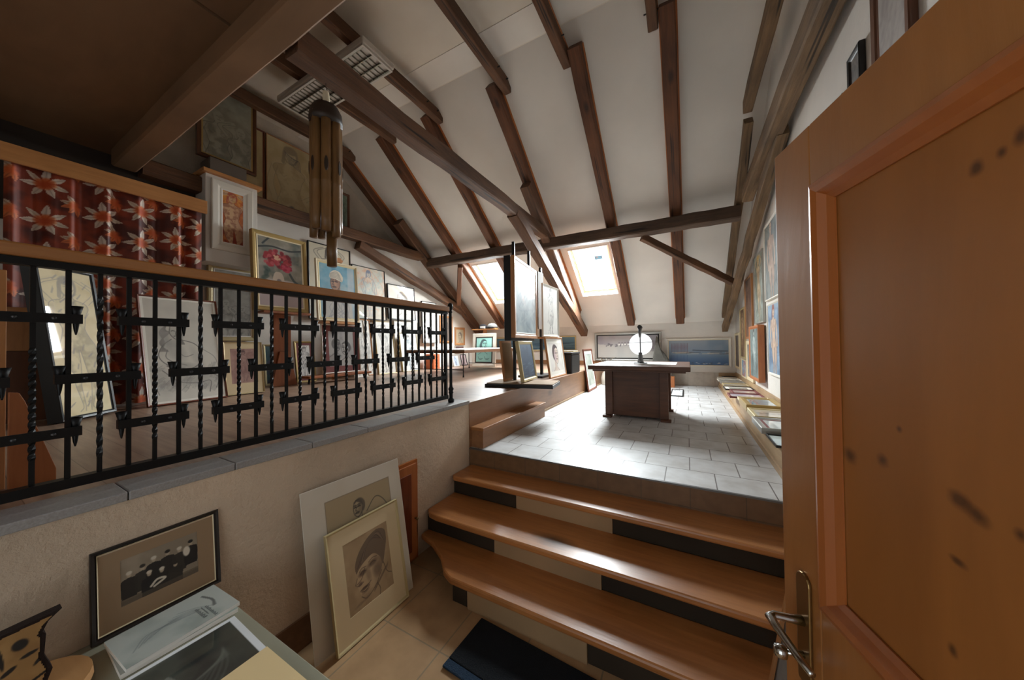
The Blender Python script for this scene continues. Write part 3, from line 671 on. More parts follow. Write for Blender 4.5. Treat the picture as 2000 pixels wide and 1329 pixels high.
struct(MB().box(XW-.2,XR+.2,YN,YB+.1,-.12,0).obj('floor', M['tile_low']))
fl = MB().box(XW,XR+.2,2.585,YB+.1,LZ-.12,LZ)
fo = fl.obj('floor', M['tile_land']); fo.data.transform(Matrix.Translation((0,-2.57,0))); fo.location = (0,2.57,0); struct(fo)
struct(MB().box(XG,XW-.14,YN,2.57,MZ-.12,MZ).box(XG,XW,2.57,YB+.1,MZ-.12,MZ).obj('floor', M['mezz']))
struct(MB().box(XW-.16,XW,YN,2.57,-.05,MZ-.014).box(XW-.16,XW-.021,2.57,YB,-.05,MZ-.121).obj('wall_balcony', M['wall_rough']))
struct(MB().box(XW-.02,XW+.004,2.572,8.46,LZ+.001,MZ-.001).obj('trim_1', M['riser_wood']))
struct(MB().box(XW+.005,XW+.02,4.14,8.46,LZ+.001,LZ+.03).obj('baseboard_balcony', M['ledge']))
struct(MB().box(XW+.001,XW+.012,YN,1.49,.001,.17).obj('baseboard_entry', M['walnut_light']))
struct(MB().box(XR,XR+.15,YN,YB+.1,-.05,6.2).obj('wall_right', M['wall']))
struct(MB().box(XG,XR,YB,YB+.12,-.1,KZ+.02).obj('wall_back', M['wall']))
struct(MB().box(XW+.02,.599,YB-.012,YB-.001,LZ+.001,.968).obj('baseboard_back', M['tile_base']))
struct(MB().box(XL+.01,XW-.02,YB-.014,YB-.001,MZ+.001,MZ+.11).obj('baseboard_mezzanine', M['riser_wood']))
# left gable: thick lower wall, a deep ledge at the tie beam, the old gable wall behind it
struct(MB().prism([(YN,MZ-.1),(YB,MZ-.1),(YB,KZ),(6.2,zs(6.2)),(6.2,3.85),(YN,3.85)],0,XG,XL).obj('wall_left', M['wall']))
struct(MB().prism([(YN,3.8),(6.3,3.8),(6.3,zs(6.3)+.02),(YF,ZF+.05),(YN,ZF+.05)],0,XG-.12,XG).obj('wall_gable', M['gable_rough']))
# sloping ceiling with two roof windows
WX = ((-2.17,-1.36),(-4.62,-3.78)); WY0, WY1 = 6.52, 7.60
def slope_pt(x, y): return (x,y,zs(y))
xs = sorted([XG-.1,XR+.1]+[v for p in WX for v in p]); ys = [YB+.02,WY1,WY0,YF]
sl = MB()
for i in range(len(xs)-1):
    for j in range(3):
        if j == 1 and any(abs(xs[i]-a) < 1e-6 for a,_ in WX): continue
        sl.quad(slope_pt(xs[i],ys[j]),slope_pt(xs[i+1],ys[j]),slope_pt(xs[i+1],ys[j+1]),slope_pt(xs[i],ys[j+1]))
struct(sl.obj('ceiling', M['ceil']))
cf = MB().box(XG-.1,XR+.1,YN,YF,ZF,ZF+.06)
struct(cf.obj('ceiling', M['ceil_flat']))
struct(MB().box(XG-.02,XR,YF-.42,YF-.02,ZF-.006,ZF-.001).obj('trim_2', M['ceil']))
# entrance side: a wall with a glazed opening added behind the camera for fill light, a lining under the loft
nw = MB().box(XG-.1,-1.3,YN-.12,YN,-.1,6.2).box(.5,XR+.1,YN-.12,YN,-.1,6.2).box(-1.3,.5,YN-.12,YN,2.3,6.2)
struct(nw.obj('wall_near', M['wall']))
LS = thing('ceiling_loft','brown loft boarding over the entrance beside the big cross beam','ceiling')
for k in ('label','category'): del LS[k]
struct(LS)
MB().box(-2.68,XR-.01,YN+.01,1.2,3.845,3.875).obj('loft_board', M['loft'], LS); MB().box(-5.66,-2.70,YN+.01,1.2,3.838,3.868).obj('loft_board', M['loft'], LS)

w3 = bpy.data.objects.new('window_3', None); COL.objects.link(w3); struct(w3)  # unseen window, added so that fill light enters behind the camera
MB().box(-1.3,-1.24,YN-.10,YN-.03,0,2.3).box(.44,.5,YN-.10,YN-.03,0,2.3).box(-1.24,.44,YN-.10,YN-.03,2.24,2.3).box(-1.24,.44,YN-.10,YN-.03,0,.06).box(-.43,-.37,YN-.10,YN-.03,.06,2.24).obj('window_frame', M['pine_z'], w3)
MB().box(-1.24,.44,YN-.068,YN-.062,.06,2.24).obj('pane', M['glass'], w3)

def window(n, x0, x1):
    cx = (x0+x1)/2; cy = (WY0+WY1)/2; w = x1-x0; l = (WY1-WY0)/math.cos(R(37))
    root = bpy.data.objects.new('window_%d' % n, None); COL.objects.link(root); struct(root)
    m = Matrix.Identity(4)
    for i in range(3): m[i][0] = (1,0,0)[i]; m[i][1] = SU[i]; m[i][2] = SN[i]
    m.translation = Vector((cx,cy,zs(cy))); root.matrix_basis = m
    def rg(a, b, z0, z1, t):
        mb = MB(); mb.box(-a-t,-a,-b-t,b+t,z0,z1).box(a,a+t,-b-t,b+t,z0,z1).box(-a,a,-b-t,-b,z0,z1).box(-a,a,b,b+t,z0,z1); return mb
    rg(w/2,l/2,-.012,.2,.02).obj('reveal', M['white'], root)
    rg(w/2-.022,l/2-.022,.1,.15,.022).obj('window_frame', M['pine_pale'], root)
    rg(w/2-.05,l/2-.05,.115,.145,.028).obj('sash', M['pine_pale'], root)
    MB().box(-w/2+.05,w/2-.05,-l/2+.05,l/2-.05,.128,.132).obj('pane', M['glass'], root)
    return root, m, w, l
w1, wm1, ww, wl = window(1,*WX[0]); w2, wm2, _, _ = window(2,*WX[1])
c = Cv(.16,.09,30,(150,176,196),3); c.mottle((196,120,120),3,.9).mottle((90,160,190),3,.7); c.rect(0,1,0,c.asp*.3,(110,170,200))
grid_art(c,.16,.09,'sticker',M['sticker'],w1,.06,.26,0,lambda q: np.stack([q[:,0],q[:,2],np.full(len(q),.12)],-1))

struct(MB().box(XL+.001,XL+.03,YN+.01,1.73,2.9,3.84).box(XL+.03,-4.99,YN+.01,YN+.03,MZ,3.84).obj('gap_shade_panel', M['gap_shade']))  # dark-coloured panels standing in for the shade of the gap above the curtain

# ---------------------------------------------------------------- timber frame
def beam(kind, label, p0, p1, w, d, mat, cat='beam', group=None, up=(0,0,1), seg=14, jit=.005, taper=1.0, roll=0):
    """a hewn timber from p0 to p1 (centre line); local X runs along it, w across, d in the up direction"""
    p0 = Vector(p0); p1 = Vector(p1); X = (p1-p0); Ln = X.length; X.normalize(); Y = Vector(up).cross(X).normalized(); Z = X.cross(Y)
    m = Matrix.Identity(4)
    for i in range(3): m[i][0] = X[i]; m[i][1] = Y[i]; m[i][2] = Z[i]
    m.translation = p0
    ch = min(w,d)*.09; a, b = w/2, d/2
    sec = [(-a+ch,-b),(a-ch,-b),(a,-b+ch),(a,b-ch),(a-ch,b),(-a+ch,b),(-a,b-ch),(-a,-b+ch)]
    vs = []; rr = random.Random(hash(label) % 9999 if False else len(label)*31+int(abs(p0.x)*100))
    for i in range(seg+1):
        t = i/seg; s = 1+(taper-1)*t; oy = rr.uniform(-jit,jit); oz = rr.uniform(-jit,jit)
        for y,z in sec: vs.append((t*Ln, y*s+oy+rr.uniform(-jit,jit)*.6, z*s+oz+rr.uniform(-jit,jit)*.6))
    fs = [(i*8+k, i*8+(k+1)%8, (i+1)*8+(k+1)%8, (i+1)*8+k) for i in range(seg) for k in range(8)]+[tuple(range(8))[::-1], tuple(range(seg*8,seg*8+8))]
    o = MB().add(vs,fs).obj(kind, M[mat]); o.matrix_basis = m
    return tag(o, label, cat, group)
def on_slope(x, y, off): p = Vector((x,y,zs(y)))-SN*off; return tuple(p)
RN = {-5.93:'old brown rafter running down beside the rough left gable, the farthest of all',
      -4.78:'old brown rafter coming down to the left edge of the far skylight',
      -3.70:'old brown rafter coming down to the right edge of the far skylight',
      -2.42:'old brown rafter directly above the main slanting truss in the middle',
      -1.19:'old brown rafter along the right edge of the near skylight, above the table lamp',
      -.13:'old brown cracked rafter above the lake painting, second from the right wall'}
for x, lb in RN.items():
    y0 = {-5.93:5.95,-2.42:8.0}.get(x, 8.36 if x > -3 else 8.3)
    o = beam('rafter', lb, on_slope(x,y0,.098), on_slope(x,4.0,.098), .165,.175,'rafter',group='sloping rafters',up=SN,jit=.004)
    lo = MB(); ln = (Vector(on_slope(x,y0,0))-Vector(on_slope(x,4.0,0))).length
    sides = (1,) if x < -.5 else (1,-1)
    for sd in sides: lo.box(.02,ln-.02,sd*.086-.012,sd*.086+.012,.06,.094)
    lo.obj('edge_lath', M['lath'], o)
TN = [(-5.93,.158,'dark collar tie under the flat ceiling next to the left gable drawings'),(-4.78,.158,'dark collar tie under the flat ceiling, its end beside the bamboo chime'),
      (-3.70,.158,'dark collar tie passing over the end of the long ceiling light'),(-2.42,.158,'dark collar tie over the middle truss, ending in a slanted cut'),
      (-1.19,-.158,'dark collar tie bolted on the rafter of the near skylight'),(-.13,-.158,'dark collar tie whose stub end shows above the cracked rafter')]
for x, dx, lb in TN:
    o = beam('collar_tie', lb, (x+dx,-.6,5.42),(x+dx,4.12,5.42),.11,.17,'beam',group='collar ties under the flat ceiling',jit=.003)
    for yy in (4.35,4.58):
        MB().tube([(yy,-.09,.02),(yy,.09,.02)],.008,8).obj('bolt', M['black'], o)
    MB().box(.05,4.65,(.05 if dx > 0 else -.062),(.062 if dx > 0 else -.05),.05,.074).obj('edge_lath', M['lath'], o)
TX = (-5.56,-2.39,.80)
NM = ('left gable','middle','right wall')
for x, nm in zip(TX, NM):
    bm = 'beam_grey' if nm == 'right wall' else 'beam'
    wd = {'left gable':.2,'middle':.16,'right wall':.15}[nm]
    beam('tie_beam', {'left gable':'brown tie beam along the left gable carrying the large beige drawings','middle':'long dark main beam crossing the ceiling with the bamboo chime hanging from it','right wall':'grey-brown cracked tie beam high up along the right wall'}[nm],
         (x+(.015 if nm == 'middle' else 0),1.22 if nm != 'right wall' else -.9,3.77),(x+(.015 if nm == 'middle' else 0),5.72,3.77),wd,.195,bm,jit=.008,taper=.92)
    if nm == 'left gable':
        beam('truss_strut','brown diagonal strut above the row of drawings on the left gable',(x,4.05,3.62),(x,7.35,2.60),.17,.17,'beam',up=(0,0,1),jit=.006)
        beam('truss_post','dark brown slanting post in the far left corner under the rafter',on_slope(x,5.2,.26),on_slope(x,8.36,.26),.2,.2,'beam',up=SN,jit=.006)
    else:
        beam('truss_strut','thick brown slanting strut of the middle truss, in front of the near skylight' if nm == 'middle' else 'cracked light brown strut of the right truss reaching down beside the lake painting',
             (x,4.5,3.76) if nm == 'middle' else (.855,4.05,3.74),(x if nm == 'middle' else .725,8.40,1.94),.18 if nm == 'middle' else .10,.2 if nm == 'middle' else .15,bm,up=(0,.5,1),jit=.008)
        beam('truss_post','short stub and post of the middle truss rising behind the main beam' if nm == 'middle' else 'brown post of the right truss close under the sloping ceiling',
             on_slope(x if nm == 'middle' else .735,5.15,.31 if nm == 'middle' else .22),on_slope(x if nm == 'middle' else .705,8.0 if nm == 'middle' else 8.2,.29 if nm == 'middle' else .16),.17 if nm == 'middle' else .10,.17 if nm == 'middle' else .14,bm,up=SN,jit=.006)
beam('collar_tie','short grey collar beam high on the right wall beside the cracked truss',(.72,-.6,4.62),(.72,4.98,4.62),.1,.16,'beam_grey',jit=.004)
beam('purlin','long horizontal purlin carrying the rafters above both skylights',(-5.5,5.95,3.645),(.74,5.95,3.605),.21,.2,'purlin',jit=.006,seg=30)
beam('brace','thin dark round-edged brace from the purlin down to the right truss',(-.66,6.02,3.50),(.73,6.95,2.72),.10,.11,'beam',jit=.006)
beam('brace','short brown brace from the purlin down to the left corner post',(-4.62,6.02,3.50),(-5.40,6.95,2.76),.11,.11,'rafter',jit=.004)
beam('cross_beam','large smooth brown cross beam along the edge of the loft over the entrance',(-5.5,1.09,3.76),(XR-.02,1.09,3.76),.19,.19,'loft',jit=.002,seg=20)

# ---------------------------------------------------------------- balustrade on the coping
co = thing('coping','grey granite coping slabs on the rough cream parapet wall under the railing','coping')
yj = [YN,-.3,.03,.385,.715,1.07,1.43,1.80,2.18,2.57]
for a, b in zip(yj[:-1],yj[1:]):
    MB().box(-2.06,XW+.012,a+.0015,b-.0015,MZ-.012,MZ+.022).obj('slab', M['granite'], co, bevel=.004)
RX = -1.98
ra = thing('balustrade','black wrought-iron balustrade with twisted bars and a wooden handrail','railing',(RX,0,0))
yb = lambda k: .188+.0727*k
K0, K1 = -12, 29
MB().box(-.032,.032,YN+.2,2.375,1.966,2.012).obj('handrail', M['rail_wood'], ra, bevel=.008)
MB().box(-.02,.02,YN+.2,2.36,1.940,1.965).obj('top_bar', M['iron'], ra)
MB().box(-.02,.02,YN+.2,2.36,1.152,1.186).obj('bottom_bar', M['iron'], ra)
MB().box(-.012,.012,2.333,2.357,1.186,1.94).obj('end_bar', M['iron'], ra)
MB().lathe([(.028,1.112),(.03,1.135),(.017,1.15),(.017,1.19),(.024,1.20),(.018,1.215),(.027,1.235),(.016,1.255),(.014,1.28),(.014,1.955),(.021,1.965),(.014,1.98),(.022,1.995),(.027,2.02),(.02,2.045),(.004,2.055)],0,2.42,0,16).obj('newel_post', M['iron'], ra, smooth=True)
plain_me = MB().box(-.006,.006,-.0065,.0065,1.186,1.94).mesh('bar', M['iron'])
def twisted(z0, z1):
    mb = MB(); zz = [1.186]+list(np.linspace(z0,z1,40))+[1.94]; vs = []
    for i, z in enumerate(zz):
        a = 0 if i == 0 else (min(max((z-z0)/(z1-z0),0),1))*PI*7; r = .0085
        for q in range(4): vs.append((r*math.cos(a+PI/4+q*PI/2), r*math.sin(a+PI/4+q*PI/2), z))
    fs = [(i*4+q,i*4+(q+1)%4,(i+1)*4+(q+1)%4,(i+1)*4+q) for i in range(len(zz)-1) for q in range(4)]
    return mb.add(vs,fs).mesh('twisted_bar', M['iron'])
tw_a = twisted(1.27,1.66); tw_b = twisted(1.24,1.86)
for k in range(K0,K1+1):
    o = bpy.data.objects.new('bar' if k % 2 else 'twisted_bar', plain_me if k % 2 else (tw_b if k % 4 == 2 else tw_a)); COL.objects.link(o); o.parent = ra; o.location = (0,yb(k),0)
Lb = 2*.0727
bnd = MB().box(.010,.017,-.030,Lb+.030,-.017,.017).box(-.010,.010,-.030,-.024,-.017,.017).box(-.010,.010,Lb+.024,Lb+.030,-.017,.017)
band_me = bnd.mesh('clasp_band', M['iron'])
riv = MB()
riv.add([(.0165+dx, r*math.cos(a), r*math.sin(a)) for r,dx in ((.007,0),(.005,.003),(.001,.0045)) for a in [2*PI*q/8 for q in range(8)]],
        [(i*8+q,i*8+(q+1)%8,(i+1)*8+(q+1)%8,(i+1)*8+q) for i in range(2) for q in range(8)])
riv_me = riv.mesh('rivet', M['iron_hi'])
cup_me = MB().lathe([(.002,-.058),(.0055,-.04),(.009,-.008),(.0115,.022),(.0175,.048),(.0145,.048),(.009,.022),(.003,.0)],0,0,0,12,cap=False).mesh('cup', M['iron'],True)
rows = [(1.763,3),(1.353,3),(1.545,1)]
for z, ph in rows:
    for j in range(-4,8):
        k = ph+4*j
        if k < K0+1 or k+2 > K1+1: continue
        b = bpy.data.objects.new('clasp_band', band_me); COL.objects.link(b); b.parent = ra; b.location = (0,yb(k),z)
        for yy in (.036,Lb-.032):
            r_ = bpy.data.objects.new('rivet', riv_me); COL.objects.link(r_); r_.parent = b; r_.location = (0,yy,0)
        for yy in (-.0175,Lb+.0175):
            cobj = bpy.data.objects.new('cup', cup_me); COL.objects.link(cobj); cobj.parent = b; cobj.location = (-.004,yy,0)

# ---------------------------------------------------------------- stairs, step box, landing edge
st = thing('staircase','wide wooden staircase of three treads climbing to the white tiled landing','stairs')
TH = .042
def tread(poly, z):
    return MB().prism(poly,2,z-TH,z).obj('tread', M['oak'], st, bevel=.012)
XT = XR-.01
tread([(XW+.01,2.325),(XW+.01,2.30),(-1.84,2.272),(XT,2.272),(XT,2.585),(XW+.01,2.585)],.4875)
tread([(XW+.01,1.985),(-1.82,1.94),(-1.74,1.925),(XT,1.925),(XT,2.325),(XW+.01,2.325)],.325)
tread([(XW+.01,1.905),(-1.72,1.86),(-1.56,1.775),(-1.44,1.665),(-1.36,1.63),(XT,1.63),(XT,1.99),(XW+.01,1.99)],.1625)
for z0, z1, y in ((.325,.4875-TH,2.325),(.1625,.325-TH,1.985),(.0,.1625-TH,1.66)):
    MB().box(-1.235,-.48,y-.012,y+.02,z0-.004,z1-.001).obj('riser', M['tile_beige'], st)
    for a, b in ((XW+.01 if z0 > 0 else -1.36,-1.237),(-.478,XT)):
        MB().box(a,b,y,y+.02,z0-.004,z1-.001).obj('riser', M['riser_dark'], st)  # darker pieces on both sides of the beige middle
MB().box(XW+.004,XT,2.572,2.584,.484,LZ-.012).obj('top_riser', M['tile_riser'], st); MB().box(XW+.004,XT,2.564,2.584,LZ-.011,LZ+.001).obj('nosing', M['steel'], st)
sb = thing('step_box','two-step wooden box beside the parapet leading from the tiles to the gallery','step')
MB().box(XW+.006,-1.742,2.60,4.128,LZ+.002,.815).obj('body', M['riser_wood'], sb); MB().box(XW+.006,-1.73,2.588,4.138,.816,.848).obj('top_board', M['rail_wood'], sb, bevel=.004)
mt = thing('door_mat','dark doormat with a blue front strip lying at the foot of the stairs','mat',(-1.13,1.29,.002),R(-3))
MB().box(0,1.26,.05,.335,0,.012).obj('pile', M['mat_rug'], mt, bevel=.004); MB().box(0,1.26,0,.048,0,.011).obj('border_strip', M['mat_blue'], mt, bevel=.004)

# ---------------------------------------------------------------- ledge along the right wall
lg = thing('wall_bench','long low pine ledge along the right wall covered with framed pictures','ledge')
MB().box(.602,XR-.002,2.60,YB-.02,LZ+.001,.86).obj('body', M['ledge'], lg); MB().box(.59,XR-.002,2.60,YB-.02,.861,.882).obj('top_board', M['ledge'], lg)
MB().box(.585,.601,2.60,YB-.02,LZ+.001,LZ+.05).obj('foot_trim', M['ledge'], lg); MB().box(XR-.022,XR-.002,2.6,YB-.02,.883,.985).obj('back_board', M['ledge'], lg); MB().box(.60,XR-.024,YB-.036,YB-.02,.883,.97).obj('end_board', M['ledge'], lg)

# ---------------------------------------------------------------- the open door at the right
ang = R(-73.85); dm = Matrix.Translation((.187,.957,.012)) @ Matrix.Rotation(ang,4,'Z')
dr = bpy.data.objects.new('door_1', None); COL.objects.link(dr); dr.matrix_basis = dm; struct(dr)
# local: x along the leaf from the free edge to the hinge, y = thickness (the visible face is y=0, facing -y), z up
DW, DH, ST, TR_ = .86, 2.068, .118, .122
def face(x0,x1,z0,z1,name,mat): return MB().box(x0,x1,0,.04,z0,z1).obj(name, M[mat], dr, bevel=.0025)
face(0,ST,0,DH,'stile','pine'); face(DW-ST,DW,0,DH,'stile','pine'); face(ST+.0005,DW-ST-.0005,DH-TR_,DH,'rail','pine'); face(ST+.0005,DW-ST-.0005,.93,1.115,'rail','pine'); face(ST+.0005,DW-ST-.0005,0,.2,'rail','pine')
for z0, z1 in ((1.115,DH-TR_),(.2,.93)):
    MB().box(ST+.003,DW-ST-.003,.016,.026,z0+.003,z1-.003).obj('panel', M['pine_panel'], dr)
    r = ring(DW-2*ST-.002,z1-z0-.002,.042,[(0,.015),(0,-.004),(.25,-.008),(.5,-.004),(.75,.006),(1,.012),(1,.015)])
    r.v = [(a+DW/2,b,c_+z0+.001) for a,b,c_ in r.v]; r.obj('panel_moulding', M['pine_bead'], dr)
pl = MB().prism([(.055,.925),(.095,.925),(.095,1.135)]+[(.075+.02*math.cos(t),1.135+.02*math.sin(t)) for t in np.linspace(0,PI,9)[1:-1]]+[(.055,1.135)],1,-.007,-.0005)
pl.obj('handle_plate', M['brass'], dr, bevel=.002)
MB().tube([(.075,-.006,1.055),(.075,-.03,1.056),(.074,-.058,1.058),(.078,-.068,1.057),(.1,-.066,1.052),(.15,-.060,1.045),(.19,-.058,1.047)],[.010,.008,.008,.009,.008,.007,.006],10).obj('lever_handle', M['chrome'], dr, smooth=True)
MB().tube([(.075,-.006,.985),(.075,-.026,.985),(.075,-.042,.985)],[.007,.005,.005],8).lathe([(.002,-.013),(.012,-.008),(.013,0),(.012,.008),(.002,.013)],.075,-.048,.985,10).obj('key', M['chrome'], dr, smooth=True)

# small cupboard door in the parapet wall
sd = thing('cupboard_door','small panelled pine cupboard door in the parapet wall, partly behind a drawing board','door',(XW+.001,0,0))
MB().box(0,.018,1.50,1.865,.01,.768).obj('frame', M['pine_bead'], sd); MB().box(.018,.028,1.52,1.845,.03,.745).obj('leaf', M['orangef'], sd, bevel=.003); MB().box(.0285,.033,1.575,1.79,.09,.68).obj('panel', M['redbrown'], sd, bevel=.003)
MB().lathe([(.004,0),(.004,.012),(.010,.018),(.010,.026),(.003,.03)],0,0,0,10).obj('knob', M['brass'], sd, smooth=True, mtx=Matrix.Translation((.029,1.825,.33)) @ Matrix.Rotation(R(90),4,'Y'))

# ---------------------------------------------------------------- pictures along the left gable
FD, FP, FX = 'framed_drawing','framed_painting','framed_photo'
G1 = 'pictures on the left gable'
pic(FD,'large grey-green drawing of two nude torsos high up behind the cross beam',(-5.95,2.19,4.366,0,0),(.71,1.307),(.05,.05,'brownf'),a_torso(),liner=(.018,'gold'),glazed=True,res=120,group=G1)
tag(MB().box(-6.2,-5.87,1.95,2.38,3.852,4.364).obj('box', M['board_grey'], bevel=.004),'plain grey box under the grey-green torso drawing on the tie beam','box')
pic(FD,'large beige drawing with a red-brown frame, mostly hidden behind the grey-green torsos',(-6.3,2.515,3.853,0,0),(.60,1.50),(.03,.03,'redbrown'),a_abstract([(196,178,136),(184,164,120)]),res=50,group=G1)
pic(FD,'large beige drawing of a standing nude on the tie beam behind the bamboo chime',(-6.3,3.235,3.853,0,0),(.80,1.50),(.016,.03,'natural'),a_beige_nude,res=110,group=G1)
pic(FD,'small dark-framed green sketch on the tie beam, right of the bamboo chime',(-6.1,4.03,3.853,0,0),(.45,.94),(.05,.03,'brownf'),a_fig_abstract([(120,140,124),(96,116,104),(144,158,142)],(40,48,46)),res=50,group=G1)
wp = thing('wall_box','white wall box with a pine top ledge beside the flower curtain','panel')
MB().box(XL+.001,-5.36,1.735,2.30,2.765,3.90).obj('panel', M['white'], wp, bevel=.006); MB().box(XL+.001,-5.31,1.70,2.34,3.901,3.945).obj('top_ledge', M['pine_y'], wp, bevel=.004)
pic(FP,'orange painting of a nude torso in a wide white frame on the white panel',(-5.318,2.009,2.933,0,0),(.448,.912),(.098,.04,'white_frame'),a_orange_nude,liner=(.016,'white'),res=60,group=G1)
pic(FD,'grey drawing of a nude back in a wide pale gold frame under the white panel',(-5.60,2.116,1.747,0,0),(.551,1.05),(.06,.05,'gold_pale'),a_torso((158,154,144),(70,70,70),-.3,1.9),liner=(.012,'white'),glazed=True,res=80,group=G1)
pic(FP,'brown nude sketch in a cream mat on the gallery floor beside the seated nude',(-4.674,1.895,MZ,0,8.2),(.387,.63),(.012,.06,'gold_pale'),a_fig_abstract([(158,122,112),(140,102,94),(176,140,128)],(96,70,66)),mat=((.07,.05,.12),'mat_cream'),res=60)
pic(FP,'small dark teal painting behind the wooden easel column',(-5.40,2.60,MZ,0,6),(.37,.61),(.03,.03,'gold_pale'),a_abstract([(58,76,84),(96,74,104),(60,96,98)]),res=40)
pic(FD,'grey drawing of a seated long-haired nude in a thin red-brown frame, leaning at the curtain',(-4.54,1.364,MZ,5.2,12.8),(.633,1.129),(.016,.035,'redbrown'),a_seated((206,200,188),(100,96,92)),mat=(.02,'mat_white'),glazed=True,res=140)
pic(FD,'tall yellowish nude drawing in a deep black frame behind the left railing end',(-4.323,.69,MZ,42,8),(.433,1.236),(.03,.09,'black'),a_sketch((206,188,146),(104,100,108),'up',spot=(186,164,120),hair=(150,140,122)),glazed=True,res=90,back='black')
pic(FP,'still life of red flowers in a deep gold frame on a wooden easel',(-5.05,2.484,2.157,0,4),(.703,1.104),(.055,.07,'gold'),a_flowers,liner=(.016,'cream'),res=120)
pic(FD,'black-framed sketch of a woman with raised arms above the turban portrait',(-5.59,3.546,2.132,0,2),(.783,1.341),(.02,.04,'black'),a_sketch((212,204,182),(72,68,66),'up',S=1.7,y0=.0,hair=(70,64,60),lw=.008),glazed=True,res=100,group=G1)
pic(FP,'portrait of a man in a white turban on blue, held in an easel',(-4.95,3.276,2.057,0,4),(.712,.972),(.035,.04,'cream'),a_turban,liner=(.02,'gold_pale'),res=110)
pic(FD,'grey portrait of two heads in a maroon mat on the lower easel rail',(-4.95,3.329,1.225,0,5),(.652,.785),(.014,.03,'white_frame'),a_two_heads,mat=(.095,'maroon'),glazed=True,res=80)
pic(FD,'small framed sheet with a purple mat and an ornate gilt frame behind the easel rail',(-5.3,2.95,MZ,0,8),(.30,.657),(.03,.03,'gold'),a_sketch((224,218,212)),mat=(.035,'maroon'),res=36)
pic(FD,'black-framed pastel in orange and blue reflecting the skylight, right of the turban portrait',(-5.59,4.36,2.189,0,3),(.76,1.054),(.014,.03,'black'),a_fig_abstract([(206,190,170),(216,150,112),(176,190,186),(214,204,188)],(126,132,150)),glazed=True,res=90,group=G1)
pic(FD,'black-framed pencil sketch of a kneeling figure, last on the gable before the newel post',(-5.59,5.189,2.232,0,3),(.773,.769),(.02,.04,'black'),a_portrait((222,218,206),(66,64,66),(80,76,76),None,-1,.5,.55),glazed=True,res=70,group=G1)
pic(FD,'white charcoal sketch of a reclining nude leaning on the floor right of the maroon mat',(-5.2,3.86,MZ,0,9),(.30,1.07),(.012,.025,'white_frame'),a_sketch((226,222,214),(120,118,116)),res=50)
pic(FD,'pale drawing with a brown wooden frame edge, second of the row leaning behind the railing',(-5.33,4.06,MZ,0,8),(.36,1.09),(.025,.04,'natural'),a_sketch((228,224,216),(124,120,118)),res=50)
pic(FD,'white pencil drawing of a standing nude, third of the row leaning behind the railing',(-5.3,4.532,MZ,0,8),(.44,1.071),(.014,.05,'gold_pale'),a_sketch((230,226,218),(120,116,116),'up'),res=70)
pic(FD,'white pastel sheet in a black-edged frame, fourth of the row leaning behind the railing',(-5.35,5.215,MZ,0,8),(.503,.848),(.016,.06,'gold_pale'),a_sketch((224,226,224),(110,130,146)),res=60)
pic(FD,'large white sketch of a nude hanging above the end of the low table row',(-5.60,5.32,1.44,0,2),(.70,.76),(.014,.025,'white_frame'),a_sketch((230,228,220),(122,120,120),S=1.5,y0=-.2),glazed=True,res=60,group=G1)
pic(FD,'white sketch with a dark lower edge hanging over the low table',(-5.60,6.08,1.707,0,2),(.513,1.028),(.016,.025,'darkf'),a_sketch((228,224,214),(104,100,100)),res=50,group=G1)
pic(FP,'brown-framed dark portrait hanging behind the newel post of the railing',(-5.65,6.748,1.719,0,0),(.511,.714),(.05,.03,'natural'),a_fig_abstract([(126,110,96),(96,84,78)],(60,50,46)),res=36,group=G1)
pic(FD,'small tan-framed portrait sketch on the gable beside the far corner post',(-5.65,7.337,1.647,0,0),(.446,.503),(.06,.03,'natural'),a_portrait((176,160,134),(88,78,70),(110,98,88),None,-1,.6,.5),res=40,group=G1)
pic(FD,'small white-framed print under the tan portrait sketch',(-5.65,7.311,1.44,0,0),(.41,.19),(.02,.025,'white_frame'),a_abstract([(120,96,96),(90,70,74)]),res=20,group=G1)
pic(FD,'small pale blue sketch leaning on the floor under the low table',(-5.40,6.865,MZ,0,15),(.249,.298),(.012,.02,'white_frame'),a_sketch((196,208,224),(120,130,150)),res=24)
pic(FD,'small mauve sketch in a black frame leaning on the floor under the low table',(-5.40,7.225,MZ,0,15),(.245,.313),(.02,.02,'black'),a_sketch((204,184,186),(100,80,84)),res=24)
pic(FD,'turquoise drawing of a long-haired woman in a wide white frame at the far corner easel',(-4.627,6.945,MZ,-90,4.4),(.711,.86),(.09,.04,'white_frame'),a_teal_woman,mat=(.03,'board_grey') if False else None,liner=(.032,'darkf'),res=70)
tag(MB().box(-5.55,-5.28,5.82,6.04,MZ+.001,1.44).obj('storage_box', M['terracotta'], bevel=.004),'orange-brown box on the gallery floor behind the railing bars','box')

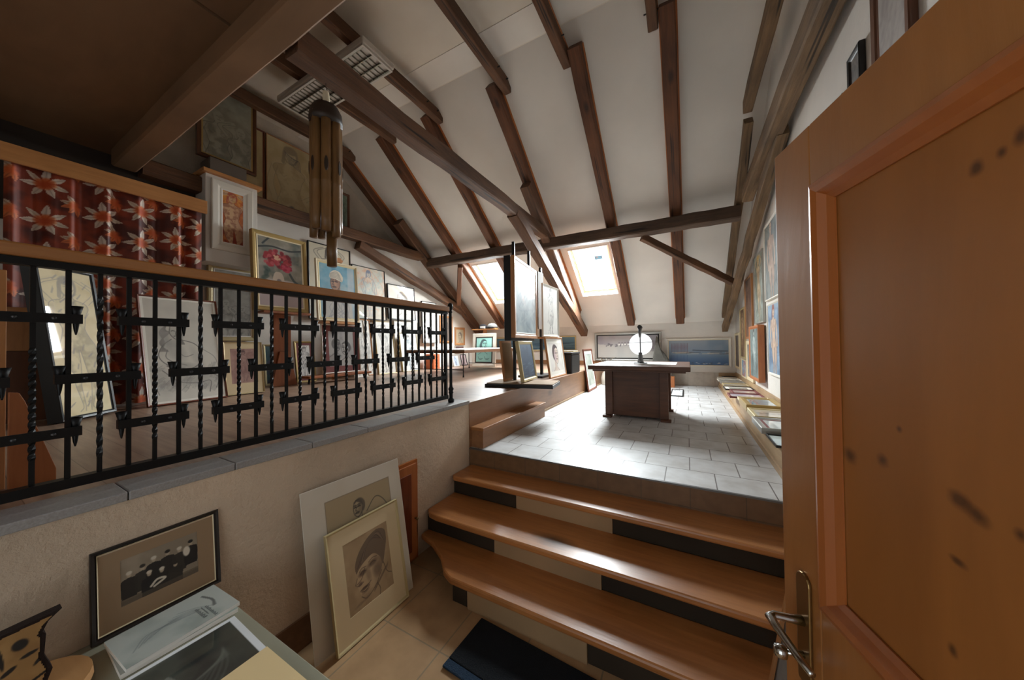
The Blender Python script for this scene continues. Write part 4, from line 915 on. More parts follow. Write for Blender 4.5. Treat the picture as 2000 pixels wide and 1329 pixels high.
# ---------------------------------------------------------------- flower curtain and its pelmet
def curtain():
    W_, H_ = 1.24, 2.14; c = Cv(W_,H_,230,(126,44,16),5)
    fold = .5+.5*np.sin(c.X*2*PI*5.3+1.1*np.sin(c.X*9))
    c.mottle((70,20,9),9,.9,.42,.62).mottle((178,72,28),8,.6,.5,.75)
    def petal(x,y,a,l,wd,col,edge):
        p = lambda t,s_: (x+l*t*math.cos(a)-s_*wd*math.sin(a), y+l*t*math.sin(a)+s_*wd*math.cos(a))
        pts = [p(.12,0),p(.35,.8),p(.6,1),p(.85,.5),p(1,0),p(.85,-.5),p(.6,-1),p(.35,-.8)]
        c.poly(pts,col,1); c.line([p(.2,0),p(.9,0)],.002,edge,.6); c.ell(*p(.25,0),.02,.016,(206,92,36),.9,0,.8)
    cols = [(.16,.06),(.42,-.09),(.62,.02),(.83,-.16),(1.0,.0)]
    for i,(x,oy) in enumerate(cols):
        for j in range(8):
            y = oy+.262*j
            for k in range(7):
                a = PI/2+k*2*PI/7+(.1 if i%2 else -.08); petal(x,y,a,.102*(1.1 if k in (0,) else 1),.0165,(206,190,172) if k%2 else (218,204,190),(150,130,116))
            c.ell(x,y-.004,.026,.022,(186,74,26),.8)
            for k, a in enumerate((2.9,3.5,4.2,4.8,2.2)): petal(x-.125,y+.035,a,.075,.014,[(206,110,58),(200,178,158)][k in (0,4)],(120,50,20))
    W0 = .33
    o = grid_art(c,W_,H_,'curtain',M['cloth'],None,0,0,0,lambda q: np.stack([-4.97+.032*np.sin(q[:,0]*2*PI*4.3+.8*np.sin(q[:,0]*11))+.01*np.sin(q[:,0]*61), W0+q[:,0], 1.10+q[:,2]],-1))
    tag(o,'dark red curtain with large white lily flowers hanging at the left','curtain')
curtain()
tag(MB().box(-4.915,-4.885,-.4,1.60,3.215,3.365).obj('curtain_pelmet', M['pine_y'], bevel=.004),'pine board along the top of the flower curtain','board')
cb = thing('wooden_cabinet','brown wooden cabinet in front of the curtain at the left edge of the photo','cabinet',(-4.6,.28,MZ))
MB().box(-.28,.0,-.5,.30,.0,.86).obj('body', M['brownf'], cb, bevel=.004); MB().box(-.30,.03,-.52,.33,.861,.90).obj('top', M['pine_y'], cb, bevel=.004); MB().box(.001,.02,-.45,.26,.56,.82).obj('drawer', M['natural'], cb, bevel=.003)
tag(MB().box(-2.47,-2.44,-.5,.172,MZ+.001,1.98).obj('wooden_board', M['pine_z'], bevel=.003),'upright board with a pale edge just behind the left end of the railing','board')
rp = MB().prism([(.176,MZ+.001),(.290,MZ+.001),(.290,MZ+.05),(.213,1.44),(.200,1.475),(.176,1.48)],0,-2.44,-2.415)
tag(rp.obj('plywood_panel', M['orangef'], bevel=.002),'rounded red-brown plywood panel on the floor behind the left railing bars','panel')

# ---------------------------------------------------------------- easels on the gallery
e1 = thing('easel','sturdy wooden column easel carrying the flower still life','easel',(-5.12,2.56,MZ))
MB().box(-.16,-.10,-.12,.02,.0,1.75).obj('column', M['easel'], e1, bevel=.004); MB().box(-.15,-.11,.025,.115,.0,1.034).obj('column', M['easel'], e1, bevel=.004)
MB().box(-.099,.16,-.36,.26,1.035,1.065).obj('tray', M['easel'], e1, bevel=.004); MB().prism([(-.16,0),(.18,0),(.06,.5),(-.06,.5)],0,-.098,-.06).obj('foot', M['easel'], e1, bevel=.004)
e2 = thing('easel','wooden studio easel with a tall mast holding the turban portrait','easel',(-5.12,3.29,MZ))
MB().box(-.045,.0,-.035,.035,.02,2.58).obj('mast', M['pine_z'], e2, bevel=.004); MB().box(-.01,.235,-.54,.52,.09,.126).obj('lower_rail', M['easel'], e2, bevel=.004)
MB().box(.0,.22,-.3,.3,.93,.965).obj('tray', M['pine_y'], e2, bevel=.004); MB().prism([(-.07,1.95),(.07,1.95),(.10,1.985),(.04,2.03),(-.04,2.03),(-.10,1.985)],0,.001,.09).obj('clamp', M['pine_z'], e2, bevel=.006)
for sy in (-.46,.46): MB().tube([(.1,sy,.1),(.1,sy*1.04,.001)],.016,8).obj('leg', M['iron'], e2)
e3 = thing('easel','wooden easel with a T-shaped top shelf behind the turquoise portrait','easel',(-4.79,7.3,MZ))
MB().box(-.045,.045,-.02,.02,.0,.965).obj('mast', M['pine_z'], e3); MB().box(-.375,.375,-.09,.07,.966,.995).obj('shelf', M['pine_x'], e3, bevel=.003)
MB().box(-.3,.3,-.04,-.0205,.02,.06).obj('foot', M['pine_x'], e3)
def cap(name, label, loc, r, mat, rot):
    o = thing(name,label,'cap',loc,rot)
    MB().lathe([(r,0),(r*.99,r*.35),(r*.85,r*.7),(r*.5,r*.95),(.004,r*1.02)],0,0,0,18).obj('crown', M[mat], o, smooth=True)
    MB().prism([(r*.9*math.cos(t),-r*.3+r*1.3*math.sin(t)) for t in np.linspace(PI,2*PI,11)],2,0,.008).obj('brim', M['cap_dark'], o)
cap('cap','dark cap lying on the easel shelf behind the white card',(-4.86,7.32,2.083),.125,'cap_dark',.3)
cap('cap','grey cap with a black brim on the right of the easel shelf',(-4.56,7.30,2.083),.14,'cap_grey',-.2)
tag(MB().box(-4.87,-4.71,7.185,7.19,2.083,2.148).obj('card', M['paper']),'small white card standing in front of the caps','card')
s2 = thing('wall_shelf','short pine shelf on the back wall beside the tall easel picture','shelf',(-4.15,YB-.02,2.07))
MB().box(-.28,.28,-.16,.0,0,.03).obj('shelf_board', M['pine_x'], s2); MB().box(-.03,.03,-.03,0,-.1,-.001).obj('bracket', M['pine_z'], s2)

# low table
lt = thing('low_table','low folding table with a white top and thin metal legs on the gallery floor','table',(-3.32,4.42,MZ),R(5))
MB().box(-1.28,0,0,2.55,.425,.475).obj('apron', M['walnut_light'], lt, bevel=.003); MB().box(-1.285,.005,-.005,2.555,.476,.488).obj('table_top', M['white'], lt, bevel=.003)
for x, y in ((-.10,.12),(-1.18,.12),(-.10,2.1),(-1.18,2.1)): MB().tube([(x,y,.424),(x,y,.06),(x,y,.001)],[.009,.009,.016],8).obj('leg', M['iron'], lt)
for y in (.12,2.1): MB().tube([(-1.18,y,.13),(-.10,y,.13)],.007,8).obj('crossbar', M['iron'], lt)

# black double-sided easel at the edge of the gallery
ce = thing('display_easel','black easel on a flat base at the gallery edge, pictures on both sides','easel',(-1.97,3.93,MZ),R(10))
MB().box(-.46,.46,-.25,.25,.001,.045).obj('base', M['black'], ce, bevel=.003); MB().box(-.44,.455,-.23,.245,.046,.056).obj('base_top', M['mat_tan'], ce)
MB().box(-.186,-.146,.131,.171,.057,2.03).obj('mast', M['black'], ce, bevel=.003); MB().box(-.12,-.08,.715,.755,.001,2.05).obj('mast', M['black'], ce, bevel=.003)
MB().box(-.17,-.11,.172,.714,.44,.48).obj('crossbar', M['black'], ce); MB().box(-.145,-.07,.13,.18,.575,.603).obj('tray', M['orangef'], ce, bevel=.003)
pic(FD,'tall bluish drawing in a pale wood frame on the black easel',(-1.97,4.091,1.735,7.5,0),(.999,1.051),(.06,.055,'natural'),a_abstract([(122,144,154),(156,174,180),(80,100,112),(134,156,164)]),liner=(.016,'white'),glazed=True,res=130)
pic(FD,'dark-backed picture hung back to back behind the tall bluish drawing',(-2.135,4.10,1.70,187.5,0),(1.0,1.10),(.05,.095,'black'),a_sketch(),res=30,back='black')
pic(FP,'dark blue painting in a pale frame leaning at the foot of the black easel',(-1.90,4.05,MZ+.058,5.9,8.5),(.556,.548),(.045,.05,'gold_pale'),a_sea((72,92,116),(34,48,70)),res=80)
pic(FD,'brown-backed picture leaning behind the mast of the black easel, seen from behind',(-2.25,4.02,MZ+.058,186,-6),(.36,.56),(.03,.03,'natural'),a_sketch(),res=24)
c2 = thing('display_easel','second dark easel behind the charcoal nude, with a grey board','easel',(-2.2,5.2,MZ),R(0))
MB().box(-.35,.10,-.3,.3,.001,.035).obj('base', M['black'], c2); MB().box(-.06,-.02,-.03,.03,.036,1.90).obj('mast', M['black'], c2, bevel=.003); MB().box(-.019,.0,-.2,.03,.82,1.80).obj('board', M['board_grey'], c2, bevel=.002)
MB().box(-.019,.12,-.3,.34,.655,.685).obj('tray', M['pine_y'], c2, bevel=.003)
pic(FD,'white charcoal nude in a pale frame on the second easel',(-2.0,5.098,1.776,-1,0),(.691,.853),(.02,.03,'white_frame'),a_sketch((234,232,226),(96,96,98),'up',S=1.35,y0=-.12,lw=.008),mat=(.02,'mat_white'),glazed=True,res=100)
pic(FD,'portrait of a woman with pinned-up hair in a white frame at the gallery edge',(-1.93,5.243,MZ,-1.5,7.5),(.739,.68),(.03,.035,'natural'),a_portrait((236,230,222),(70,56,60),(84,66,66),(226,206,190),1,.56,.58,False,(190,160,170)),liner=(.012,'white'),mat=(.06,'mat_white'),glazed=True,res=110)
bb = thing('storage_case','black box on the gallery edge next to the red-framed picture','box',(-2.02,6.05,MZ))
MB().box(-.20,.12,-.22,.30,.001,.36).obj('body', M['black_soft'], bb, bevel=.02); MB().box(-.205,.125,-.225,.305,.361,.40).obj('lid', M['black_soft'], bb, bevel=.012)
tag(MB().box(-2.16,-1.92,6.0,6.30,MZ+.402,MZ+.425).obj('flat_parcel', M['mat_cream'], bevel=.003),'flat pale parcel lying on the black box','parcel')
pic(FD,'greenish drawing in a dark red frame standing on the tiles against the gallery edge',(-1.79,6.95,LZ,2,7.2),(.76,.885),(.04,.03,'redbrown'),a_abstract([(176,186,174),(150,164,152),(196,200,190)]),mat=(.07,'mat_white'),glazed=True,res=80)

# ---------------------------------------------------------------- back wall
pic(FP,'long blue seascape on the back wall behind the easels',(-3.9,YB-.03,1.456,-90,0),(2.53,.412),(.035,.025,'gold_pale'),a_sea((104,140,158),(40,74,100)),res=140)
pic(FP,'wide snow landscape in a silver frame behind the table lamp',(-1.333,YB-.045,1.204,-90,0),(1.591,.712),(.05,.04,'silver'),a_snow,liner=(.028,'black'),res=150)
pic(FP,'wide lake landscape with bare trees in a white frame, next to the bench corner',(.206,YB-.035,1.085,-90,0),(1.272,.656),(.035,.03,'white_frame'),a_lake,liner=(.012,'cream'),res=150)
vz = thing('vase','squat white ceramic vase holding dry twigs behind the table','vase',(-1.745,7.95,LZ))
MB().lathe([(.085,.001),(.105,.03),(.11,.16),(.085,.27),(.055,.33),(.06,.36),(.048,.36),(.05,.3)],0,0,0,20,cap=False).obj('vase_body', M['vase'], vz, smooth=True)
tg = MB()
for k in range(34):
    a = random.random()*2*PI; r = random.uniform(.08,.3); z = random.uniform(.5,.66)
    tg.tube([(0,0,.2),(.04*math.cos(a),.04*math.sin(a),.42),(r*.6*math.cos(a+.3),min(.22,r*.6*math.sin(a+.3)),z),(r*math.cos(a+.7),min(.24,r*math.sin(a+.7)),z+random.uniform(-.05,.04))],.004,5)
o = tg.obj('twigs', M['twig'], vz); o['kind'] = 'stuff'
sl_ = thing('slate_block','jagged grey slate slab standing between the two landscape paintings','stone',(-.545,8.28,LZ))
ms = MB(); rr = random.Random(3)
prof = [(-.20,0),(.20,0),(.22,.42),(.17,.60),(.08,.74),(-.02,.90),(-.07,1.12),(-.11,1.14),(-.12,.9),(-.16,.7),(-.20,.4)]
nl = 7
vs = [];
for i in range(nl):
    y = -.09+.18*i/(nl-1)
    for x, z in prof: vs.append((x+rr.uniform(-.014,.014)*(1+z), y, max(0.001,z*(1-.10*abs(i-3)/3)+rr.uniform(-.03,.02))))
np_ = len(prof)
ms.add(vs,[(i*np_+k,i*np_+(k+1)%np_,(i+1)*np_+(k+1)%np_,(i+1)*np_+k) for i in range(nl-1) for k in range(np_)]+[tuple(range(np_))[::-1],tuple(range((nl-1)*np_,nl*np_))])
ms.obj('slab', M['stone'], sl_)
pic(FD,'small black-framed print lying on the white tiles right of the table',None,(.22,.92),(.02,.02,'black'),a_sketch((224,228,230),(150,150,150)),res=30,mtx=Matrix(((1,0,0,-.19),(0,0,1,6.70),(0,-1,0,LZ+.0215),(0,0,0,1))))
tag(MB().box(-.36,-.26,7.98,8.12,LZ+.001,LZ+.24).obj('wood_block', M['orangef'], bevel=.004),'small light wooden block on the tiles behind the table leg','block')

# ---------------------------------------------------------------- table, lamp and paper
tb = thing('table','dark wooden pedestal table with a slab top in the middle of the white tiles','table',(-.57,4.86,LZ))
MB().box(-.60,.60,-.60,.60,.655,.712).obj('table_top', M['walnut'], tb, bevel=.008); MB().box(-.55,.55,-.55,.55,.632,.654).obj('apron', M['walnut'], tb, bevel=.004)
MB().box(-.36,.28,-.33,.31,.03,.631).obj('pedestal', M['walnut'], tb, bevel=.003)
for sx in (-1,1):
    for sy in (-1,1):
        MB().box(-.04+sx*.34-.05,-.04+sx*.34+.05,sy*.345-.02,sy*.345+.02,.03,.631).obj('corner_board', M['walnut'], tb, bevel=.004)
        MB().box(-.04+sx*.36-.06,-.04+sx*.36+.06,sy*.36-.05,sy*.36+.05,.001,.029).obj('foot', M['walnut'], tb, bevel=.006)
tag(MB().box(-.96,-.13,4.62,5.18,LZ+.7135,LZ+.7165).obj('drawing_paper', M['paper']),'large sheet of white paper on the dark table under the round lamp','paper')
lm = thing('magnifier_stand','grey metal stand with a round white disc on the table','lamp',(-.575,4.80,LZ+.717))
MB().box(-.085,.085,-.06,.06,.0,.012).obj('base', M['steel'], lm, bevel=.004); MB().lathe([(.045,.012),(.04,.04),(.03,.06),(.03,.11),(.024,.12),(.024,.15)],0,0,0,14).obj('socket', M['steel'], lm, smooth=True)
MB().tube([(0,0,.14),(0,0,.46)],.008,8).obj('rod', M['steel'], lm); MB().tube([(0,-.02,.36),(0,-.02,.43),(0,-.02,.49)],[.014,.022,.028],12).obj('knuckle', M['steel'], lm, smooth=True)
MB().tube([(0,.05,.50),(0,-.06,.505)],.028,14).obj('lamp_head', M['black'], lm)
MB().lathe([(.002,-.004),(.148,-.004),(.152,0),(.148,.004),(.002,.004)],0,0,0,36).obj('disc', M['opal'], lm, mtx=Matrix.Translation((0,.03,.265)) @ Matrix.Rotation(R(90),4,'X'))
MB().tube([(-.152,.018,.285),(0,.014,.287),(.152,.018,.295)],.004,6).obj('clamp_bar', M['steel'], lm)

# ---------------------------------------------------------------- right wall
G2 = 'paintings on the right wall'
XQ = XR-.032
P_ = lambda y,z: (XQ,y,z,180,0)
pic(FP,'tall painting of a pale nude on grey, highest on the right wall beside the door',P_(4.86,2.163),(.80,.96),(.022,.03,'white_frame'),a_paint_nude((112,116,112),(70,76,78),(178,152,132),(140,112,96),None,'down',1.25,.42,-.2),res=90,group=G2)
pic(FP,'tall painting of a blond nude on green-blue in a silvery frame on the right wall',P_(5.72,1.907),(.66,.995),(.022,.03,'silver'),a_paint_nude((140,148,140),(104,108,96),(196,176,140),(150,122,92),(196,160,84),'up'),res=80,group=G2)
pic(FP,'tall brown abstract painting in a natural wood frame on the right wall',P_(6.60,1.699),(.66,1.03),(.035,.03,'natural'),a_abstract([(122,96,82),(96,72,62),(146,120,104)]),res=60,group=G2)
pic(FP,'narrow painting of a brown nude in a pale frame above a small blue picture',P_(7.32,1.34),(.57,.935),(.03,.03,'gold_pale'),a_paint_nude((134,110,84),(96,74,56),(196,166,130),(130,98,74),(60,40,30),'hip'),res=60,group=G2)
pic(FP,'pale-framed dark painting at the far end of the right wall near the lake picture',P_(8.10,1.09),(.62,.74),(.05,.03,'cream'),a_abstract([(104,92,84),(76,68,64),(128,118,108)]),res=40,group=G2)
pic(FP,'small blue and red picture low on the right wall',P_(7.24,.99),(.56,.33),(.02,.03,'cream'),a_abstract([(120,156,180),(176,96,80),(188,200,204)]),res=40,group=G2)
pic(FP,'grey painting in a wide cream frame low on the right wall beside the brown-framed one',P_(6.58,.995),(.62,.665),(.06,.03,'cream'),a_fig_abstract([(130,126,122),(100,98,98),(160,150,140)],(70,62,62)),res=50,group=G2)
pic(FP,'white-robed figure in a deep orange-brown frame on the right wall',(XQ-.06,5.78,1.092,180,0),(.72,.785),(.045,.075,'orangef'),a_paint_nude((104,118,116),(72,82,80),(190,196,190),(130,146,148),(50,44,40),'down'),res=70,group=G2)
pic(FP,'painting of a red-haired nude on blue in a white frame right beside the door edge',P_(4.84,1.236),(.69,.885),(.028,.03,'white_frame'),a_paint_nude((126,148,168),(88,110,138),(200,174,150),(160,126,110),(128,60,44),'down',1.2,.45,-.18),res=90,group=G2)
pic(FP,'black-framed dark picture high on the right wall above the door',(XQ,2.66,3.14,180,0),(.16,.24),(.03,.03,'black'),a_abstract([(70,66,62),(110,104,98)]),res=20,group=G2)
pic(FP,'blue picture in a grey frame high on the right wall, just above the door top',(XQ,2.95,2.90,180,0),(.26,.34),(.03,.03,'silver'),a_abstract([(104,138,160),(130,158,172)]),res=20,group=G2)
pic(FP,'large dark brown framed picture high on the right wall over the door',(XQ,2.28,2.95,180,0),(.34,.62),(.06,.03,'brownf'),a_abstract([(168,160,154),(140,132,128)]),res=20,group=G2)

G3 = 'framed pictures lying on the right ledge'
def lying(label, y0, y1, x0, x1, z, fr, art, mat=None, lift=0, res=30, glazed=True):
    """lies face up on the ledge, its top towards the wall; y0 < y1"""
    d = fr[1]; ym = (y0+y1)/2; m = Matrix(((0,0,1,x0),(-1,0,0,ym),(0,-1,0,z+d+.001),(0,0,0,1)))
    m = m @ Matrix.Rotation(R(lift),4,'Z')
    m.translation.z += abs(math.sin(R(lift)))*(y1-y0)/2
    return pic(FD if not fr[2] in ('gold',) else FP, label, None, (y1-y0,x1-x0), fr, art, mat=mat, glazed=glazed, res=res, group=G3, mtx=m)
LT = .8825; XE = XR-.028
sk = a_sketch((214,214,206),(128,124,120))
lying('small dark picture lying at the far end of the bench',8.2,8.42,.66,XE,LT,(.03,.02,'darkf'),a_abstract([(70,66,60),(104,96,86)]))
lying('white-edged sketch lying second from the far end of the bench',7.84,8.17,.55,XE,LT,(.014,.02,'white_frame'),sk)
lying('white-framed sketch lying third from the far end of the bench',7.42,7.80,.52,XE,LT,(.014,.025,'white_frame'),sk)
lying('grey sketch lying in the far half of the bench, fourth from its end',7.02,7.39,.53,XE,LT,(.014,.025,'silver'),a_sketch((190,186,176),(120,116,110)))
lying('beige print lying in the far half of the bench, fifth from its end',6.56,6.98,.54,XE,LT,(.014,.025,'gold_pale'),a_abstract([(196,186,166),(170,160,140)]))
lying('pale print with a dark edge lying before the red-framed one on the bench',6.12,6.52,.52,XE,LT,(.016,.025,'darkf'),a_sketch((206,204,192),(130,126,116)),mat=(.05,'mat_white'))
lying('sketch in a red frame lying near the middle of the bench',5.70,6.08,.57,XE,LT,(.035,.025,'maroon'),a_abstract([(206,186,180),(186,150,144)]))
lying('print in a purple-edged mat lying nearer than the red-framed one on the bench',5.30,5.67,.50,XE,LT,(.03,.025,'maroon'),a_abstract([(190,176,190),(214,204,208)]))
lying('white sheet with a grey sketch lying on a thin board on the bench',4.96,5.27,.58,XE,LT,(.008,.035,'cream'),a_abstract([(206,202,190),(170,164,150),(214,210,200)]))
lying('thick gold-framed painting lying on the bench near the door',4.36,4.92,.56,XE,LT,(.06,.075,'gold'),a_sea((170,186,190),(120,130,130)))
lying('pale gold-framed sketch lying on the bench beyond the black and silver frame',3.86,4.32,.56,XE,LT,(.04,.05,'gold_pale'),a_sketch((196,184,166),(130,120,110)))
lying('black and silver framed picture lying on the near end of the bench',3.35,3.82,.53,XE,LT,(.05,.05,'silver'),a_abstract([(206,210,206),(176,184,184)]),mat=(.02,'maroon'))
lying('thin black-framed picture lying nearest on the bench beside the door',2.95,3.30,.55,XE,LT,(.012,.02,'black'),a_abstract([(186,200,198),(200,210,206)]))

# ---------------------------------------------------------------- entry corner, lower left
PT = .605
ph = thing('plinth','grey-green topped display plinth against the rough wall in the lower left corner','plinth')
MB().box(XW+.014,-.95,-.5,.605,.001,PT-.02).obj('body', M['plinth_body'], ph); MB().box(XW+.003,-.94,-.51,.625,PT-.0195,PT-.001).obj('top', M['plinth'], ph, bevel=.003)
pic(FX,'old group photograph in a dark frame leaning on the rough wall, on the plinth',(-1.842,.474,PT,0,6),(.358,.315),(.016,.02,'darkf'),a_group,mat=((.045,.052,.065),'mat_tan'),liner=(.003,'cream'),res=120,artname='photo_print')
def lay(x0,x1,y0,y1,z,t,name,label,cat,art,mat_top,edge,res,rot=0,tilt=0):
    o = thing(name,label,cat,((x0+x1)/2,(y0+y1)/2,z),rot); w,h = y1-y0, x1-x0
    MB().box(-h/2,h/2,-w/2,w/2,0,t).obj('pages' if 'book' in name else 'sheet', M[edge], o)
    SEED[0] += 1; c = art(w,h,res,SEED[0])
    grid_art(c,w,h,'cover' if 'book' in name else 'photo_print',M['art_g'],o,0,0,0,lambda q: np.stack([h/2-q[:,2], q[:,0]-w/2, np.full(len(q),t+.0006)],-1)); return o
bk = lay(-1.80,-1.585,.315,.615,PT,.015,'book','pale exhibition book with a grey sketch on its cover, lying on the plinth','book',a_book,None,'paper',90,R(-2))
bk2 = lay(-1.80,-1.585,.318,.617,PT+.0165,.012,'book','upper pale exhibition book of the two, its cover a grey nude sketch with small lettering','book',a_book,None,'paper',100,R(2))
bk['label'] = 'lower pale book of the two lying in front of the group photograph'
M['ink'] = plain('printing_ink',(92,96,94),.7)
for i,(wd,hh) in enumerate(((.075,.011),(.06,.004),(.085,.009))):
    lt_ = MB(); x = 0; rr = random.Random(i+4)
    while x < wd:
        a = rr.uniform(.005,.008)*(hh/.010+.2); lt_.box(x,x+a*.6,0,hh*rr.choice((.7,1.0)),0,.0003); x += a
    lt_.obj('lettering', M['ink'], bk2, loc=(.0+.006*i,.050+(.0,.016,.026)[i],.0128))
o = lay(-1.57,-1.12,.20,.585,PT,.004,'photo_sheet','large dark photograph with a white border lying on the plinth','photograph',lambda w,h,nx,sd: (lambda c: (c.rect(0,1,0,c.asp,(226,230,234)), setattr(c,'im',np.where(((c.X>.055)&(c.X<.945)&(c.Y>.045)&(c.Y<c.asp-.045))[...,None], a_photo_dark(w,h,nx,sd).im, c.im)), c)[-1])(Cv(w,h,nx,(226,230,234),sd)),None,'paper',110,R(-2))
tag(MB().box(-1.30,-1.03,.30,.585,PT+.0055,PT+.0075).obj('leaflet', M['paper_cream']),'cream leaflet with small print at the right front corner of the plinth','leaflet')
# burnt wood carving on a sawn disc
dk = thing('wood_disc','sawn wooden disc with a pale rim under the burnt carving','disc',(-1.72,.145,PT))
MB().lathe([(.002,.001),(.128,.001),(.135,.012),(.132,.036),(.002,.038)],0,0,0,28).obj('disc', M['disc'], dk)
cv = thing('wood_carving','slab of burnt wood with black hollows standing on the wooden disc','carving',(-1.71,.10,PT+.039))
out = [(-.18,0),(.085,0),(.10,.05),(.085,.10),(.088,.16),(.082,.17),(.092,.195),(.116,.216),(.06,.212),(.0,.207),(-.06,.195),(-.12,.17),(-.18,.14)]
def carv():
    w, h = .30,.27; c = Cv(w,h,120,(150,112,66),8).mottle((120,82,46),5,.8).mottle((176,138,88),6,.5)
    for x,y,rx,ry,ro in ((.80,.60,.045,.05,.3),(.85,.46,.05,.018,.2),(.91,.36,.055,.016,.9),(.74,.37,.05,.02,.6),(.70,.22,.06,.045,.2),(.88,.16,.13,.013,.4),(.93,.05,.1,.012,.45),(.70,.52,.014,.1,.1),(.93,.66,.03,.012,.5)):
        c.ell(x,y*c.asp,rx,ry,(22,16,14),.3,ro,.95)
    return c, w, h
cc, cw, chh = carv()
body = MB().prism(out,0,-.02,.014).obj('bark_edge', M['bark'], cv)
sm_ = [(y*.9+.0,z*.94+.006) for y,z in out]
g = grid_art(cc,.30,.27,'burnt_face',M['hide'],cv,0,0,0,lambda q: np.stack([np.full(len(q),.0155),q[:,0]-.195,q[:,2]],-1))
import bmesh
bm_ = bmesh.new(); bm_.from_mesh(g.data)
def in_poly(y,z):
    r_ = False
    for (a,b),(c_,d) in zip(sm_,sm_[1:]+sm_[:1]):
        if (b > z) != (d > z) and y < (c_-a)*(z-b)/(d-b)+a: r_ = not r_
    return r_
bmesh.ops.delete(bm_,geom=[v for v in bm_.verts if not in_poly(v.co.y,v.co.z)],context='VERTS'); bm_.to_mesh(g.data); bm_.free()

pic('drawing_board','tall white unframed board with a drawn woman, leaning on the rough wall',(-1.690,1.303,.0,-3.1,10.1),(.637,.861),(0,.004,'white'),lambda w,h,nx,sd: (lambda c: (c.rect(.19,.86,.36*c.asp,.89*c.asp,(168,148,116)), c.line([(.19,.36*c.asp),(.19,.89*c.asp),(.86,.89*c.asp),(.86,.36*c.asp)],.003,(120,104,84),.8,False), head(c,.50,.765*c.asp,.15,(170,150,120),(70,62,54),(104,92,78),-1,.004,False,None,(120,104,84)), c.line([(.38,.66*c.asp),(.3,.6*c.asp),(.27,.5*c.asp)],.004,(60,54,50),.8), c.line([(.58,.72*c.asp),(.68,.79*c.asp),(.76,.76*c.asp),(.84,.66*c.asp)],.004,(60,54,50),.8), c)[-1])(Cv(w,h,nx,(206,196,180),sd).mottle((196,184,164),3,.6)),res=190,back='mat_white',cat='drawing',artname='drawing')
pic(FD,'framed drawing of a turbaned head on brown paper, leaning before the white board',(-1.635,1.308,.0,-.5,10.4),(.489,.62),(.014,.02,'gold_pale'),a_wrapped_head,mat=((.085,.08,.12),'mat_cream'),glazed=False,res=150)
pic(FD,'dark framed sheet with a pale edge leaning behind the door beside the handle',(.205,1.345,.0,180,9),(.50,.74),(.012,.022,'natural'),a_abstract([(70,62,56),(96,86,76)]),res=24)

# ---------------------------------------------------------------- hanging things
bc = thing('bamboo_wind_chime','bamboo wind chime with a dark shell top hanging from the main beam','wind chime',(-2.38,1.467,0))
MB().tube([(0,0,3.652),(0,0,3.625),(.012,.0,3.61),(.014,0,3.595),(0,0,3.585),(-.012,0,3.595)],.004,6).obj('hook', M['chrome'], bc)
MB().tube([(0,0,3.585),(0,.004,3.48)],[.022,.026],10).obj('cord', M['cord'], bc)
MB().lathe([(.112,3.33),(.114,3.37),(.108,3.42),(.085,3.465),(.045,3.488),(.003,3.492)],0,0,0,24).obj('shell_top', M['coco'], bc, smooth=True)
for k in range(7):
    a = k*2*PI/7+.35; x, y = .078*math.cos(a), .078*math.sin(a); zb = 2.47+.05*((k*3)%4)/3; zt = 3.385
    mb = MB(); n = 14; vs = []; zz = [zb,zb+.10,zb+.25,2.86,2.865,2.875,2.88,3.06,3.14,zt]
    for i, z in enumerate(zz):
        r = .034 if i not in (4,5) else .0355
        for q in range(n):
            w = 2*PI*q/n; f = math.cos(w-a)
            s_ = 1.0
            if z < zb+.2 and f < 0: s_ = 1-.45*(-f)*(1-(z-zb)/.2)
            vs.append((x+r*s_*math.cos(w), y+r*s_*math.sin(w), z))
    mb.add(vs,[(i*n+q,i*n+(q+1)%n,(i+1)*n+(q+1)%n,(i+1)*n+q) for i in range(len(zz)-1) for q in range(n)]+[tuple(range(n))[::-1],tuple(range((len(zz)-1)*n,len(zz)*n))])
    t_ = mb.obj('bamboo_tube', M['bamboo'], bc, smooth=True)
    sx, sy = x+.033*math.cos(a), y+.033*math.sin(a)
    MB().lathe([(.002,-.004),(.016,-.003),(.018,0),(.016,.003),(.002,.004)],0,0,0,12).obj('sound_hole', M['coco'], t_, mtx=Matrix.Translation((sx,sy,2.99)) @ Matrix.Rotation(a,4,'Z') @ Matrix.Rotation(R(90),4,'Y') @ Matrix.Diagonal((3.2,.8,1,1)))
MB().tube([(0.02,0.03,3.40),(0.02,.03,2.50)],.003,6).obj('striker_cord', M['cord'], bc)
MB().tube([(.02,.03,2.51),(.02,.03,2.26)],[.036,.034],12).obj('striker', M['bamboo'], bc, smooth=True)

la = thing('ceiling_light','long white fluorescent louvre light under the flat ceiling, behind the main beam','ceiling light',(-4.22,2.69,5.205))
MB().box(-.95,.95,-.235,.235,.02,.10).obj('housing', M['lampwhite'], la, bevel=.02)
lv = MB()
for y in (-.19,-.065,.065,.19): lv.box(-.90,.90,y-.004,y+.004,-.004,.019)
for k in range(25): lv.box(-.90+k*.075-.002,-.90+k*.075+.002,-.19,.19,-.002,.0189)
lv.obj('louvre', M['louvre'], la)
MB().box(-.93,.93,-.22,-.195,-.008,.0195).box(-.93,.93,.195,.22,-.008,.0195).box(-.93,-.905,-.195,.195,-.008,.0195).box(.905,.93,-.195,.195,-.008,.0195).obj('rim', M['lampwhite'], la)
for x in (-.6,.6): MB().box(x-.02,x+.02,-.02,.02,.101,ZF-5.205-.008).obj('bracket', M['lampwhite'], la)

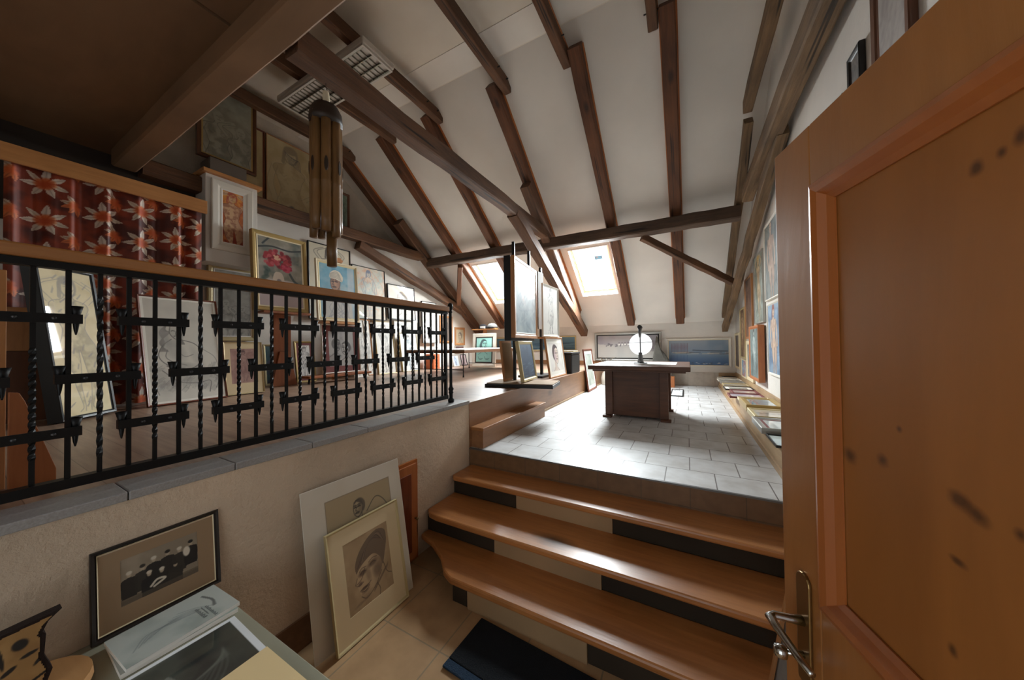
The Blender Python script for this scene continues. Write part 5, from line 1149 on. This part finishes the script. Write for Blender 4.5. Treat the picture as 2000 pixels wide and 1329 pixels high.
# ---------------------------------------------------------------- daylight, added entrance fill, camera
wd = bpy.data.worlds.new('overcast'); SC.world = wd; wd.use_nodes = True
bg = wd.node_tree.nodes['Background']; bg.inputs['Color'].default_value = (.86,.93,1,1); bg.inputs['Strength'].default_value = 3.0
def area(name, m, off, sx, sy, power, col=(.93,.97,1.0)):
    l = bpy.data.lights.new(name,'AREA'); l.shape = 'RECTANGLE'; l.size = sx; l.size_y = sy; l.energy = power; l.color = col
    o = bpy.data.objects.new(name,l); COL.objects.link(o); o.matrix_world = m @ Matrix.Translation((0,0,off)) ; return o
for nme, m in (('sky_daylight',wm1),('sky_daylight',wm2)): area(nme, m, .32, ww+.35, wl+.45, 1400 if m is wm1 else 880)
nm_ = Matrix.Translation((-.4,YN-.25,1.2)) @ Matrix.Rotation(R(90),4,'X') @ Matrix.Rotation(0,4,'Z')
area('added_entrance_fill', Matrix.Translation((-.4,YN-.2,1.2)) @ Matrix.Rotation(R(90),4,'X'), 0, 1.8, 2.2, 6, (1.0,.93,.82))  # fill lamp added outside that opening to brighten the foreground

cam = bpy.data.cameras.new('camera'); co_ = bpy.data.objects.new('camera', cam); COL.objects.link(co_)
cam.sensor_width = 36; cam.sensor_fit = 'HORIZONTAL'; cam.lens = 36*630/2000; cam.clip_start = .02
yaw, pitch, roll = R(-28.5), R(.8), R(-.7)
f = Vector((math.sin(yaw)*math.cos(pitch), math.cos(yaw)*math.cos(pitch), math.sin(pitch))); r0 = Vector((math.cos(yaw),-math.sin(yaw),0)); u0 = r0.cross(f)
rr_ = r0*math.cos(roll)+u0*math.sin(roll); uu_ = -r0*math.sin(roll)+u0*math.cos(roll)
mm = Matrix.Identity(4)
for i in range(3): mm[i][0] = rr_[i]; mm[i][1] = uu_[i]; mm[i][2] = -f[i]
mm.translation = Vector((0,0,1.65)); co_.matrix_world = mm; SC.camera = co_
vs_ = SC.view_settings; vs_.view_transform = 'Standard'; vs_.look = 'None'; vs_.exposure = -0.45; vs_.gamma = 1.0; vs_.use_curve_mapping = False
cy = SC.cycles; cy.use_denoising = True; cy.max_bounces = 10; cy.diffuse_bounces = 7; cy.glossy_bounces = 4; cy.transparent_max_bounces = 8; cy.caustics_reflective = False; cy.caustics_refractive = False; cy.sample_clamp_indirect = 8
